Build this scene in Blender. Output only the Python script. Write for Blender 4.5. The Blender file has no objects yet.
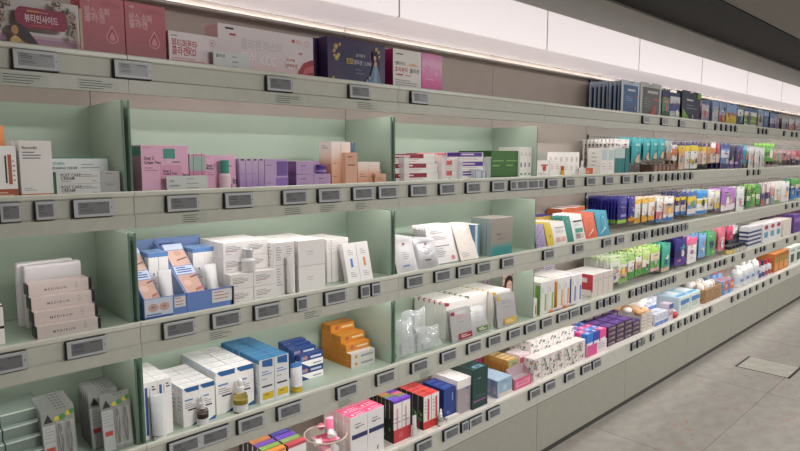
import bpy, bmesh, math, random
from mathutils import Vector, Matrix
rnd = random.Random(7)
SC = bpy.context.scene
COL = SC.collection
PI = math.pi

# ------------------------------------------------------------------ materials
def lin(h):
    h = h.lstrip('#')
    c = [int(h[i:i+2], 16) / 255 for i in (0, 2, 4)]
    return tuple(x / 12.92 if x <= .04045 else ((x + .055) / 1.055) ** 2.4 for x in c) + (1,)
MATS = {}
def M(hexcol, rough=.5, metal=0.0, kind=None, alpha=None):
    key = (hexcol, rough, metal, kind)
    if key in MATS: return MATS[key]
    m = bpy.data.materials.new('paint_' + hexcol.strip('#'))
    m.use_nodes = True
    b = m.node_tree.nodes['Principled BSDF']
    b.inputs['Base Color'].default_value = lin(hexcol)
    b.inputs['Roughness'].default_value = rough
    b.inputs['Metallic'].default_value = metal
    if kind == 'glass':
        b.inputs['Transmission Weight'].default_value = 1.0
        b.inputs['IOR'].default_value = 1.25
    if kind == 'film':                      # thin clear plastic film
        b.inputs['Alpha'].default_value = .34
        b.inputs['Roughness'].default_value = .12
        b.inputs['Specular IOR Level'].default_value = .9
    if kind == 'bag': b.inputs['Alpha'].default_value = .36; b.inputs['Roughness'].default_value = .08; b.inputs['Specular IOR Level'].default_value = 1
    if kind == 'bowl': b.inputs['Alpha'].default_value = .13; b.inputs['Roughness'].default_value = .05
    MATS[key] = m
    return m
def nodes(m): return m.node_tree.nodes, m.node_tree.links
def noise_mat(name, a, b, scale, rough=.5, lo=.35, hi=.65, bump=0, stretch=None):
    m = bpy.data.materials.new(name); m.use_nodes = True
    N, L = nodes(m); p = N['Principled BSDF']
    t = N.new('ShaderNodeTexCoord'); n = N.new('ShaderNodeTexNoise'); r = N.new('ShaderNodeValToRGB')
    n.inputs['Scale'].default_value = scale; n.inputs['Detail'].default_value = 4
    if stretch:
        mp = N.new('ShaderNodeMapping'); mp.inputs['Scale'].default_value = stretch
        L.new(t.outputs['Object'], mp.inputs[0]); L.new(mp.outputs[0], n.inputs['Vector'])
    else: L.new(t.outputs['Object'], n.inputs['Vector'])
    r.color_ramp.elements[0].position = lo; r.color_ramp.elements[0].color = lin(a)
    r.color_ramp.elements[1].position = hi; r.color_ramp.elements[1].color = lin(b)
    L.new(n.outputs['Fac'], r.inputs[0]); L.new(r.outputs[0], p.inputs['Base Color'])
    p.inputs['Roughness'].default_value = rough
    if bump:
        bp = N.new('ShaderNodeBump'); bp.inputs['Strength'].default_value = bump
        L.new(n.outputs['Fac'], bp.inputs['Height']); L.new(bp.outputs[0], p.inputs['Normal'])
    return m
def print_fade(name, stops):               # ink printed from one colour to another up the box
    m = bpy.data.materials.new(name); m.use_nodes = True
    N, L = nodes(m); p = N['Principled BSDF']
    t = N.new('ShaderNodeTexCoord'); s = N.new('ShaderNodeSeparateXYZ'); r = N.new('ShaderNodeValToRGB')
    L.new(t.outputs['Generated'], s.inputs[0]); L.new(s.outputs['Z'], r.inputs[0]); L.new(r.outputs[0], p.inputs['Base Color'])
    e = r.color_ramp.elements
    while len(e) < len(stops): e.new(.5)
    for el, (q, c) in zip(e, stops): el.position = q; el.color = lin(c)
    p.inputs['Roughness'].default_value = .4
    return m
def emit_mat(name, c, s):
    m = bpy.data.materials.new(name); m.use_nodes = True
    p = m.node_tree.nodes['Principled BSDF']
    p.inputs['Base Color'].default_value = lin('#d8d4d2')
    p.inputs['Emission Color'].default_value = lin(c); p.inputs['Emission Strength'].default_value = s
    p.inputs['Roughness'].default_value = .35
    return m

SHELF = noise_mat('shelf_paint', '#b2b2a7', '#b7b7ac', 30, .42)
FASCIA = noise_mat('fascia_paint', '#adada2', '#b3b3a8', 30, .36)
LIPM = M('#c6c6ba', .3)
MINT = noise_mat('mint_panel', '#a3b2a2', '#a7b6a6', 5, .3)
MINTD = M('#4f6f60', .35)
WALLP = noise_mat('wall_panel_paint', '#a2968d', '#a69a91', 8, .5)
CABI = noise_mat('cabinet_laminate', '#949387', '#98978b', 20, .5)
KICK = M('#34332f', .5)
WHITE = M('#f1eeec', .5); OFFW = M('#e5e1dd', .5); PALE = M('#d6d4d2', .5)
BLACK = M('#141414', .45); INK = M('#3a3a3c', .6); GREYI = M('#8d8d8f', .6); LGREY = M('#b9b9ba', .6)
SILV = M('#b4b6b8', .35, .6)
CLEAR = M('#f4f6f6', .08, 0, 'film')
GLASS = M('#f2f5f4', .05, 0, 'glass')

# ------------------------------------------------------------------ mesh building
FONT_CACHE = {}
def text_geo(s):
    if s not in FONT_CACHE:
        cu = bpy.data.curves.new('lettering', 'FONT'); cu.body = s; cu.size = 1; cu.resolution_u = 2; cu.offset = .018
        ob = bpy.data.objects.new('lettering', cu)
        me = bpy.data.meshes.new_from_object(ob)
        v = [tuple(q.co)[:2] for q in me.vertices]; f = [tuple(p.vertices) for p in me.polygons]
        bpy.data.objects.remove(ob); bpy.data.curves.remove(cu); bpy.data.meshes.remove(me)
        if v:
            x0 = min(a for a, b in v); x1 = max(a for a, b in v)
            v = [(a - x0, b) for a, b in v]; w = x1 - x0
        else: w = 1
        FONT_CACHE[s] = (v, f, w)
    return FONT_CACHE[s]
class B:
    def __init__(s): s.v = []; s.f = []; s.m = []; s.mats = []; s.sm = []
    def mi(s, m):
        if m not in s.mats: s.mats.append(m)
        return s.mats.index(m)
    def raw(s, vs, fs, m, smooth=False):
        o = len(s.v); s.v += [tuple(p) for p in vs]; k = s.mi(m)
        for f in fs: s.f.append(tuple(o + i for i in f)); s.m.append(k); s.sm.append(smooth)
        return s
    def box(s, x0, x1, y0, y1, z0, z1, m, ch=0.0):
        md = m if isinstance(m, dict) else {}
        g = lambda k: md.get(k, md.get('*')) if md else m
        if ch <= 0:
            P = [(x, y, z) for x in (x0, x1) for y in (y0, y1) for z in (z0, z1)]
            for k, f in (('F', (0, 4, 5, 1)), ('B', (2, 3, 7, 6)), ('L', (0, 1, 3, 2)), ('R', (4, 6, 7, 5)), ('T', (1, 5, 7, 3)), ('D', (0, 2, 6, 4))):
                s.raw([P[i] for i in f], [(0, 1, 2, 3)], g(k))
            return s
        bm = bmesh.new(); bmesh.ops.create_cube(bm, size=1)
        for q in bm.verts:
            q.co = Vector(((x0 + x1) / 2 + q.co.x * (x1 - x0), (y0 + y1) / 2 + q.co.y * (y1 - y0), (z0 + z1) / 2 + q.co.z * (z1 - z0)))
        bmesh.ops.bevel(bm, geom=bm.edges[:], offset=min(ch, .3 * min(x1 - x0, y1 - y0, z1 - z0)), segments=2, affect='EDGES', profile=.6)
        bm.verts.index_update()
        for f in bm.faces:
            n = f.normal; a = max(range(3), key=lambda i: abs(n[i]))
            k = ('L', 'F', 'D')[a] if n[a] < 0 else ('R', 'B', 'T')[a]
            s.raw([q.co for q in f.verts], [tuple(range(len(f.verts)))], g(k))
        bm.free(); return s
    def lathe(s, prof, m, n=20, cx=0, cy=0, sx=1, sy=1, mats=None, caps=True):
        o = []
        for r, z in prof: o += [(cx + sx * r * math.cos(2 * PI * i / n), cy + sy * r * math.sin(2 * PI * i / n), z) for i in range(n)]
        for j in range(len(prof) - 1):
            mm = mats[j] if mats else m
            s.raw(o[j * n:(j + 2) * n], [(i, (i + 1) % n, n + (i + 1) % n, n + i) for i in range(n)], mm, True)
        if not caps: return s
        if prof[0][0] > 1e-5: s.raw(o[:n], [tuple(range(n))[::-1]], mats[0] if mats else m)
        if prof[-1][0] > 1e-5: s.raw(o[-n:], [tuple(range(n))], mats[-1] if mats else m)
        return s
    def tube(s, pts, r, m, n=8):
        pts = [Vector(p) for p in pts]; ring = []
        for i, p in enumerate(pts):
            d = (pts[min(i + 1, len(pts) - 1)] - pts[max(i - 1, 0)]).normalized()
            a = d.cross(Vector((0, 0, 1)) if abs(d.z) < .9 else Vector((1, 0, 0))).normalized(); b = d.cross(a)
            ring += [p + r * (math.cos(2 * PI * k / n) * a + math.sin(2 * PI * k / n) * b) for k in range(n)]
        F = [(j * n + k, j * n + (k + 1) % n, (j + 1) * n + (k + 1) % n, (j + 1) * n + k) for j in range(len(pts) - 1) for k in range(n)]
        F += [tuple(range(n))[::-1], tuple((len(pts) - 1) * n + k for k in range(n))]
        return s.raw(ring, F, m, True)
    # printing on a flat face: o = lower left corner, ux / uy = face axes in metres
    def face(s, o, ux, uy): s.fo, s.fx, s.fy = Vector(o), Vector(ux), Vector(uy); s.fn = s.fx.cross(s.fy).normalized(); s.lay = .0003; return s
    def pt(s, u, v): return s.fo + s.fx * u + s.fy * v + s.fn * s.lay
    def rect(s, u0, v0, u1, v1, m): s.raw([s.pt(u0, v0), s.pt(u1, v0), s.pt(u1, v1), s.pt(u0, v1)], [(0, 1, 2, 3)], m); s.lay += .00012; return s
    def poly(s, q, m): s.raw([s.pt(*p) for p in q], [tuple(range(len(q)))], m); s.lay += .00012; return s
    def dot(s, u, v, r, m, ry=None, n=18, a0=0):
        ry = r if ry is None else ry; W = s.fx.length; H = s.fy.length
        return s.poly([(u + r / W * math.cos(2 * PI * k / n + a0), v + ry / H * math.sin(2 * PI * k / n + a0)) for k in range(n)], m)
    def ring(s, u, v, r, t, m, n=20):
        W = s.fx.length; H = s.fy.length; P = []
        for k in range(n):
            c, d = math.cos(2 * PI * k / n), math.sin(2 * PI * k / n)
            P += [s.pt(u + r / W * c, v + r / H * d), s.pt(u + (r + t) / W * c, v + (r + t) / H * d)]
        s.raw(P, [(2 * k, 2 * k + 1, (2 * k + 3) % (2 * n), (2 * k + 2) % (2 * n)) for k in range(n)], m); s.lay += .00012; return s
    def drop(s, u, v, r, m):
        W = s.fx.length; H = s.fy.length; q = []
        for k in range(15):
            a = -PI * 1.22 + k * PI * 1.44 / 14
            q.append((u + r / W * math.cos(a), v + r / H * math.sin(a)))
        q.append((u, v + 2.2 * r / H)); return s.poly(q, m)
    def word(s, t, u, v, h, m, wmax=None):      # h and wmax in metres
        vs, fs, w = text_geo(t)
        k = h / .72; kx = k
        if wmax and w * k > wmax: kx = wmax / w
        ex, ey = s.fx.normalized(), s.fy.normalized(); o = s.pt(u, v)
        s.raw([o + ex * a * kx + ey * b * k for a, b in vs], fs, m); s.lay += .00012; return s
    def lines(s, u0, u1, v, n, gap, m, th=.25, seed=1):   # small print too fine to read
        q = random.Random(seed)
        for i in range(n):
            e = u0 + (u1 - u0) * q.uniform(.55, 1)
            vv = v - i * gap
            s.raw([s.pt(u0, vv), s.pt(e, vv), s.pt(e, vv + gap * th), s.pt(u0, vv + gap * th)], [(0, 1, 2, 3)], m)
        s.lay += .00012; return s
    def mesh(s, name):
        me = bpy.data.meshes.new(name); me.from_pydata(s.v, [], s.f)
        for m in s.mats: me.materials.append(m)
        me.polygons.foreach_set('material_index', s.m); me.polygons.foreach_set('use_smooth', s.sm)
        me.update(); return me

# ------------------------------------------------------------------ objects
USED = {}
def put(name, me, loc=(0, 0, 0), rot=(0, 0, 0), parent=None):
    o = bpy.data.objects.new(name, me); COL.objects.link(o)
    o.location = loc; o.rotation_euler = rot
    if parent: o.parent = parent
    return o
def tag(o, label, cat, group=None):
    o['label'] = label; o['category'] = cat
    if group: o['group'] = group
    USED.setdefault(label, []).append(o.name)
    return o
HUES = ('doodle', 'remedy', 'black', 'pink', 'lilac', 'peach', 'purple', 'orange', 'navy', 'green', 'crimson', 'violet', 'red', 'yellow', 'blue', 'brown', 'coloured', 'teal', 'white', 'grey', 'tan')
def thing(name, me, label, cat, loc, rot=(0, 0, 0), group=None):
    """me: one mesh, or a list of (part name, mesh[, [(sub-part name, mesh)]])."""
    if name == 'carton': name = next((q + '_carton' for q in HUES if q in label.lower().replace('-', ' ').split()), 'carton')
    if isinstance(me, list):
        r = tag(put(name, None, loc, rot), label, cat, group); r.empty_display_size = .02
        for p in me:
            c = put(p[0], p[1], parent=r)
            for q in (p[2] if len(p) > 2 else []): put(q[0], q[1], parent=c)
        return r
    return tag(put(name, me, loc, rot), label, cat, group)
def struct(name, me, loc=(0, 0, 0)):
    o = put(name, me, loc); o['kind'] = 'structure'; return o
_ONE = 'first second third fourth fifth sixth seventh eighth ninth tenth eleventh twelfth thirteenth fourteenth fifteenth sixteenth seventeenth eighteenth nineteenth'.split()
ORD = list(_ONE)
for _t, _o in (('twenty', 'twentieth'), ('thirty', 'thirtieth'), ('forty', 'fortieth'), ('fifty', 'fiftieth')):
    ORD += [_o] + [_t + '-' + q for q in _ONE[:9]]
def stack(name, me, desc, cat, group, x0, y0, z0, nx=1, ny=1, nz=1, px=0, py=0, pz=0, rot=0, tilt=0, tops=None, jit=.0008, only=None):
    """identical packs set out in columns (x), rows (y, away from the shopper) and layers (z); those buried inside are left out"""
    ca, sa = math.cos(rot), math.sin(rot)
    for i in range(nx):
        for j in range(ny):
            nzz = tops[i][j] if tops else nz
            for k in range(nzz):
                if only and not only(i, j, k): continue
                w = []
                if nx > 1: w.append(ORD[i] + ' column' if (ny > 1 or nz > 1) else ORD[i] + ' from the left')
                if ny > 1: w.append(('front row' if j == 0 else ORD[j] + ' row back') if nx > 1 else ('frontmost' if j == 0 else ORD[j] + ' from the front'))
                if nz > 1 or (tops and max(max(t) for t in tops) > 1): w.append(('bottom', 'second', 'third', 'fourth', 'fifth', 'sixth', 'seventh')[k] + ' layer')
                dx = i * px + rnd.uniform(-jit, jit); dy = j * py
                thing(name, me, desc + (', ' + ', '.join(w) if w else ''), cat,
                      (x0 + ca * dx - sa * dy, y0 + sa * dx + ca * dy, z0 + k * pz), (tilt, 0, rot), group if nx * ny * max(nz, 2) > 1 else None)

# ------------------------------------------------------------------ places (metres): X along the shelves, Y into the wall, Z up
TOP = [None, 1.861, 1.497, 1.131, .770, .415]      # top edge of each shelf's front lip
Z = [None] + [t - .010 for t in TOP[1:]]           # where goods stand
BACK = .328
SEAM = [.607 + k for k in range(-1, 12)]           # joints between the one metre shelf modules
ROWNAME = [None, 'top shelf', 'second shelf', 'third shelf', 'fourth shelf', 'lowest shelf']
MODNAME = ['beside the near end', 'of the first full bay', 'of the second full bay', 'of the third bay', 'of the fourth bay', 'of the fifth bay', 'of the sixth bay', 'of the seventh bay', 'of the eighth bay', 'of the ninth bay', 'of the tenth bay']

# ------------------------------------------------------------------ room shell
def floor_mat():
    m = bpy.data.materials.new('stone_tile_floor'); m.use_nodes = True
    N, L = nodes(m); p = N['Principled BSDF']
    t = N.new('ShaderNodeTexCoord')
    n1 = N.new('ShaderNodeTexNoise'); n1.inputs['Scale'].default_value = 9; n1.inputs['Detail'].default_value = 8
    mp = N.new('ShaderNodeMapping'); mp.inputs['Scale'].default_value = (1, 1.6, 1); mp.inputs['Rotation'].default_value = (0, 0, .5)
    L.new(t.outputs['Object'], mp.inputs[0]); L.new(mp.outputs[0], n1.inputs['Vector'])
    r1 = N.new('ShaderNodeValToRGB'); e = r1.color_ramp.elements
    e[0].position = .3; e[0].color = lin('#928d86'); e[1].position = .72; e[1].color = lin('#a49f98')
    L.new(n1.outputs['Fac'], r1.inputs[0])
    col = r1.outputs[0]
    for sc, thr, c, rot, off in ((7.5, .13, '#a8826a', .6, 0), (9, .12, '#8f8a80', 1.1, 3.3), (5.2, .10, '#b39a86', .2, 7.7), (17, .13, '#8d857b', .9, 1.7)):
        v = N.new('ShaderNodeTexVoronoi'); v.inputs['Scale'].default_value = sc; v.inputs['Randomness'].default_value = 1
        m2 = N.new('ShaderNodeMapping'); m2.inputs['Scale'].default_value = (1, 2.3, 1); m2.inputs['Rotation'].default_value = (0, 0, rot); m2.inputs['Location'].default_value = (off, off, off)
        nz = N.new('ShaderNodeTexNoise'); nz.inputs['Scale'].default_value = 14
        ad = N.new('ShaderNodeVectorMath'); ad.operation = 'MULTIPLY_ADD'; ad.inputs[1].default_value = (.07, .07, 0)
        L.new(t.outputs['Object'], nz.inputs['Vector']); L.new(nz.outputs['Color'], ad.inputs[0]); L.new(t.outputs['Object'], ad.inputs[2])
        L.new(ad.outputs[0], m2.inputs[0]); L.new(m2.outputs[0], v.inputs['Vector'])
        # keep only some of the cells: chips of other stone
        sp = N.new('ShaderNodeSeparateColor'); L.new(v.outputs['Color'], sp.inputs[0])
        lt = N.new('ShaderNodeMath'); lt.operation = 'LESS_THAN'; lt.inputs[1].default_value = .22; L.new(sp.outputs[0], lt.inputs[0])
        d = N.new('ShaderNodeMath'); d.operation = 'LESS_THAN'; d.inputs[1].default_value = thr * 1.8; L.new(v.outputs['Distance'], d.inputs[0])
        mu = N.new('ShaderNodeMath'); mu.operation = 'MULTIPLY'; L.new(lt.outputs[0], mu.inputs[0]); L.new(d.outputs[0], mu.inputs[1])
        m3 = N.new('ShaderNodeMath'); m3.operation = 'MULTIPLY'; m3.inputs[1].default_value = .6; L.new(mu.outputs[0], m3.inputs[0])
        mx = N.new('ShaderNodeMixRGB'); mx.inputs[2].default_value = lin(c)
        L.new(m3.outputs[0], mx.inputs[0]); L.new(col, mx.inputs[1]); col = mx.outputs[0]
    L.new(col, p.inputs['Base Color']); p.inputs['Roughness'].default_value = .42
    return m
b = B(); FM = floor_mat()
xs = [-1.5, .52, 1.85, 3.18, 4.51, 5.84, 7.17, 8.5, 9.83, 11.16, 14]; ys = [-5, -3.24, -1.91, -.578, .5]
G = .0018
for i in range(len(xs) - 1):
    for j in range(len(ys) - 1):
        b.box(xs[i] + G, xs[i + 1] - G, ys[j] + G, ys[j + 1] - G, -.02, 0, FM)
b.box(-1.5, 14, -5, .5, -.03, -.003, M('#6d665e', .8))
struct('floor', b.mesh('floor'))
b = B()
for k in range(-2, 13):
    x0, x1 = .607 + k, 1.607 + k
    if k == -2: x0 = -1.5
    if k == 12: x1 = 14
    b.box(x0 + .0012, x1 - .0012, BACK, BACK + .03, 0, 2.46, WALLP)
b.box(-1.5, 14, BACK + .004, BACK + .06, 0, 2.46, M('#2c2926', .8))
struct('wall_back', b.mesh('wall_back'))
b = B(); b.box(-1.5, 14, -5.06, -5, 0, 2.8, M('#8f8a84', .7)); struct('wall_front', b.mesh('wall_front'))
b = B(); b.box(-1.56, -1.5, -5, .4, 0, 2.8, M('#8f8a84', .7)); struct('wall_left', b.mesh('wall_left'))
b = B(); b.box(14, 14.06, -5, .4, 0, 2.8, M('#8f8a84', .7)); struct('wall_right', b.mesh('wall_right'))
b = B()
b.box(-1.5, 14, -.42, .36, 2.455, 2.50, M('#151413', .75))  # ceiling near the bulkhead coloured darker, light falloff painted in
b.box(-1.5, 14, -5, -.42, 2.462, 2.52, M('#7d7975', .8))  # same ceiling in a lighter tone, where more light reaches it
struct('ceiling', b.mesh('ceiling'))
# bulkhead above the light box
b = B()
b.box(-1.5, 14, .0, .33, 2.30, 2.455, noise_mat('bulkhead_plaster', '#d3d0ce', '#d8d5d3', 4, .6))
b.box(-1.5, 14, -.008, 0, 2.445, 2.455, M('#8e8a87', .6))
struct('trim_1', b.mesh('bulkhead'))

def led_light(name, x, y, z, sx, sy, e, rx, col=(1, .965, .94)):
    l = bpy.data.lights.new(name, 'AREA'); l.shape = 'RECTANGLE'; l.size = sx; l.size_y = sy; l.energy = e; l.color = col
    o = bpy.data.objects.new(name, l); COL.objects.link(o); o.location = (x, y, z); o.rotation_euler = (rx, 0, 0)
    return o
# light box: lit front panels and a lit soffit, one per module
LIT = emit_mat('lit_acrylic', '#fff3f3', .55)
SOF = emit_mat('lit_soffit', '#fff1f1', .40)
for k in range(-2, 12):
    x0, x1 = .607 + k, 1.607 + k
    f = B(); f.box(x0 + .0032, x1 - .0032, 0, .012, 2.114, 2.298, LIT, .002)
    s_ = B(); s_.box(x0 + .001, x1 - .001, .012, .285, 2.114, 2.122, SOF)
    s2 = B(); s2.box(x0 + .001, x1 - .001, .300, .326, 2.0885, 2.0925, M('#e0dcda', .4)); s2.box(x0 + .001, x1 - .001, .300, .303, 2.0925, 2.097, M('#b9b4b0', .4))  # s2: profile added below the soffit to hide the added light
    h = B(); h.box(x0, x1, .016, .326, 2.124, 2.298, M('#77736f', .6)); h.box(x1 - .003, x1, -.0006, .012, 2.114, 2.298, M('#c4c0be', .6)); h.box(x0, x0 + .003, -.0006, .012, 2.114, 2.298, M('#c4c0be', .6))
    if k < 9: led_light('added_soffit_light', (x0 + x1) / 2, .314, 2.096, .99, 0.012, .42, math.radians(180 - 42), (1, .985, .98))  # light added along the wall to brighten the soffit toward its back
    n = k + 3
    thing('canopy_light_box', [('housing', h.mesh('housing')), ('front_diffuser', f.mesh('front_diffuser')), ('soffit_diffuser', s_.mesh('soffit_diffuser')), ('added_cove_profile', s2.mesh('added_cove_profile'))],
          'glowing white light box panel along the ceiling, ' + ORD[n - 1] + ' from the near end', 'ceiling light', (0, 0, 0), group='light boxes above the shelves')

# ------------------------------------------------------------------ shelves
def shelf_parts(x0, x1, T, liner):
    bd = B(); bd.box(x0 + .0008, x1 - .0008, .014, BACK - .002, T - .034, T - .0105, {'T': liner, '*': SHELF})
    def extr(prof, m):
        q = B(); n = len(prof); P = [(x, y, T + z) for x in (x0 + .0008, x1 - .0008) for y, z in prof]
        q.raw(P, [(i, (i + 1) % n, n + (i + 1) % n, n + i) for i in range(n)], m)
        q.raw(P[:n], [tuple(range(n))[::-1]], m); q.raw(P[n:], [tuple(range(n))], m)
        return q
    lip = extr([(.0, -.003), (.0, -.012), (.003, -.015), (.014, -.015), (.014, -.003), (.011, 0), (.003, 0)], LIPM)
    rail = extr([(.003, -.015), (.006, -.017), (.008, -.0605), (.003, -.0640), (.012, -.0640), (.014, -.015)], SHELF)
    low = extr([(.002, -.0655), (.002, -.101), (.022, -.101), (.022, -.098), (.006, -.098), (.006, -.0645), (.003, -.0645)], FASCIA)
    return [('board', bd.mesh('board')), ('lip', lip.mesh('lip')), ('tag_rail', rail.mesh('tag_rail')), ('fascia', low.mesh('fascia'))]
GREYB = noise_mat('shelf_board_grey', '#b0b2a6', '#b4b6aa', 20, .4)
WHITEB = noise_mat('shelf_board_white', '#cbc7bf', '#cfcbc3', 20, .45)
for r in (1, 2, 3, 4):
    for k in range(0, 11):
        x0 = .607 + k - 1; x1 = x0 + 1
        ln = MINT if (r > 1 and k < 3) else GREYB
        thing('shelf', shelf_parts(x0, x1, TOP[r], ln), 'grey-green metal ' + ROWNAME[r] + ' board with price rail, ' + ORD[k] + ' bay from the near end', 'shelf', (0, 0, 0), group='shelf boards of the long wall')
for k in range(0, 11):                                # base cabinets carry the lowest shelf
    x0 = .607 + k - 1; x1 = x0 + 1; T = TOP[5]
    bd = B(); bd.box(x0 + .0008, x1 - .0008, .014, BACK - .002, T - .02, T - .0105, WHITEB)
    lp = B(); lp.box(x0 + .0008, x1 - .0008, 0, .016, T - .013, T, M('#d4cfc6', .35), .003)
    rl = B(); rl.box(x0 + .0008, x1 - .0008, .004, .02, .303, T - .0135, SHELF)
    pn = B(); pn.box(x0 + .0012, x1 - .0012, 0.0, .02, .032, .3, CABI, .0015)
    cs = B(); cs.box(x0 + .001, x1 - .001, .021, BACK - .002, .032, T - .021, M('#6f6e66', .6))
    kk = B(); kk.box(x0, x1, .006, .05, 0, .031, KICK)
    thing('base_cabinet', [('carcass', cs.mesh('carcass')), ('door', pn.mesh('door')), ('price_rail', rl.mesh('price_rail')), ('shelf_board', bd.mesh('shelf_board')), ('lip', lp.mesh('lip')), ('toe_kick', kk.mesh('toe_kick'))],
          'grey-green base cabinet under the lowest shelf, ' + ORD[k] + ' bay from the near end', 'cabinet', (0, 0, 0), group='base cabinets along the floor')
# mint back panels and dividers of the near bays
for r in (2, 3, 4):
    for k in range(0, 3):
        x0 = .607 + k - 1; x1 = x0 + 1
        h = .258
        q = B(); q.box(x0 + .010, x1 - .010, BACK - .009, BACK - .0015, 0, h, MINT, .001)
        thing('back_panel', q.mesh('back_panel'), 'mint green back panel of the ' + ROWNAME[r] + ', ' + ORD[k] + ' bay from the near end', 'panel', (0, 0, Z[r]), group='mint back panels')
for r in (2, 3, 4):
    for k, sides in ((1, (-1, 1)), (2, (-1, 1)), (3, (-1,))):
        for sd in sides:
            x = .607 + k - 1 + (-.0085 if sd < 0 else .0085)
            q = B(); y0 = .036
            q.box(x - .0035, x + .0035, y0, BACK - .011, 0, .258, {'F': MINTD, '*': MINT}, .0012)
            thing('shelf_divider', q.mesh('shelf_divider'), 'upright mint divider on the ' + ROWNAME[r] + ', ' + ('left' if sd < 0 else 'right') + ' face of the ' + ORD[k - 1] + ' bay joint', 'divider', (0, 0, Z[r]), group='mint dividers')
# pegboards behind the far bays
def peg_mat():
    m = bpy.data.materials.new('pegboard'); m.use_nodes = True
    N, L = nodes(m); p = N['Principled BSDF']
    t = N.new('ShaderNodeTexCoord'); mp = N.new('ShaderNodeMapping'); mp.inputs['Scale'].default_value = (40, 40, 40)
    L.new(t.outputs['Object'], mp.inputs[0])
    fr = N.new('ShaderNodeVectorMath'); fr.operation = 'FRACTION'; L.new(mp.outputs[0], fr.inputs[0])
    sp = N.new('ShaderNodeSeparateXYZ'); L.new(fr.outputs[0], sp.inputs[0])
    cb = N.new('ShaderNodeCombineXYZ'); L.new(sp.outputs['X'], cb.inputs['X']); L.new(sp.outputs['Z'], cb.inputs['Y'])
    ds = N.new('ShaderNodeVectorMath'); ds.operation = 'DISTANCE'; ds.inputs[1].default_value = (.5, .5, 0); L.new(cb.outputs[0], ds.inputs[0])
    lt = N.new('ShaderNodeMath'); lt.operation = 'LESS_THAN'; lt.inputs[1].default_value = .2; L.new(ds.outputs['Value'], lt.inputs[0])
    mx = N.new('ShaderNodeMixRGB'); mx.inputs[1].default_value = lin('#a29c96'); mx.inputs[2].default_value = lin('#4a4643')
    L.new(lt.outputs[0], mx.inputs[0]); L.new(mx.outputs[0], p.inputs['Base Color']); p.inputs['Roughness'].default_value = .5
    return m
PEG = peg_mat()
for r in (1, 2, 3, 4):
    for k in range(4, 11):
        x0 = .607 + k - 1; x1 = x0 + 1
        q = B(); q.box(x0 + .002, x1 - .002, BACK - .012, BACK - .0015, 0, .25 if r > 1 else .234, {'L': M('#3d3a37', .6), '*': PEG})
        thing('pegboard', q.mesh('pegboard'), 'grey perforated pegboard behind the ' + ROWNAME[r] + ', ' + ORD[k] + ' bay from the near end', 'pegboard', (0, 0, Z[r]), group='pegboards of the far bays')
# led lamps under the shelf boards
LEDM = emit_mat('led_lens', '#fff7f0', 1.0)
LED_E = 1.35
for r in (1, 2, 3, 4):
    for k in range(0, 11):
        x = .607 + k - .5
        q = B(); q.box(x - .48, x + .48, .026, .046, TOP[r] - .043, TOP[r] - .035, {'D': LEDM, '*': SILV})
        thing('led_strip', q.mesh('led_strip'), 'slim lamp under the ' + ROWNAME[r] + ' board, ' + ORD[k] + ' bay from the near end', 'lamp', (0, 0, 0), group='lamps under the shelf boards')
        led_light('strip_light', x, .036, TOP[r] - .046, .95, .016, LED_E * (.55 if k == 0 else 1), math.radians(34))
# ceiling lamps of the aisle
for i, (x, y) in enumerate(((1.5, -2.6), (4.5, -2.6), (7.5, -2.6), (10.5, -2.6))):
    q = B(); q.box(x - .6, x + .6, y - .15, y + .15, 2.462, 2.475, {'D': emit_mat('lamp_lens', '#fff4ea', 3), '*': SILV})
    thing('ceiling_lamp', q.mesh('ceiling_lamp'), 'flat white ceiling lamp over the aisle, ' + ORD[i] + ' from the near end', 'lamp', (0, 0, 0), group='ceiling lamps over the aisle')
    led_light('aisle_light', x, y, 2.455, 1.2, .3, 74, 0, (1, .98, .96))

# floor hatch
b = B()
b.box(0, .32, 0, .333, 0, .0025, noise_mat('hatch_lid_stone', '#a8a49a', '#b9b5ab', 12, .45))
q1 = B(); q1.box(-.004, .324, -.016, 0, 0, .003, M('#2a2725', .5)); q2 = B(); q2.box(-.004, .324, .333, .349, 0, .003, M('#2a2725', .5))
q3 = B(); q3.box(-.004, 0, 0, .333, 0, .0028, M('#4c4741', .5)); q4 = B(); q4.box(.32, .324, 0, .333, 0, .0028, M('#4c4741', .5))
thing('floor_hatch', [('lid', b.mesh('lid')), ('edge_bar', q1.mesh('edge_bar')), ('edge_bar', q2.mesh('edge_bar')), ('side_rim', q3.mesh('side_rim')), ('side_rim', q4.mesh('side_rim'))], 'square access hatch with black edge bars set in the stone floor', 'hatch', (4.93, -.592, 0))

# ------------------------------------------------------------------ electronic price tags
SCREEN = M('#67686a', .35); BEZEL = M('#a7aaac', .4); CASE = M('#1c1c1d', .5)
def tag_mesh(w, seed):
    c = B(); c.box(-w / 2 - .002, w / 2 + .001, -.010, .004, -.0245, .0235, CASE, .0015)
    z = B(); z.box(-w / 2, w / 2, -.0125, -.010, -.0225, .0225, BEZEL, .001)
    s = B(); mx = .010 if w > .06 else .005
    s.box(-w / 2 + mx, w / 2 - mx, -.0130, -.0124, -.0155, .0155, SCREEN)
    s.face((-w / 2 + mx, -.0130, -.0155), (w - 2 * mx, 0, 0), (0, 0, .031))
    s.lines(.06, .42, .84, 3, .13, M('#3b3c3e', .5), .45, seed); s.lines(.6, .95, .84, 1, .1, M('#3b3c3e', .5), .6, seed + 1)
    s.lines(.06, .6, .34, 2, .12, M('#45464a', .5), .4, seed + 2)
    if w > .06: z.face((w / 2 - .008, -.0125, -.004), (.006, 0, 0), (0, 0, .008)).dot(.5, .5, .0016, INK)
    return c.mesh('case'), z.mesh('bezel'), s.mesh('screen')
TAGS = {'L': [tag_mesh(.096, s) for s in (1, 5, 9)], 'S': [tag_mesh(.043, s) for s in (2, 6, 11)]}
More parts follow.
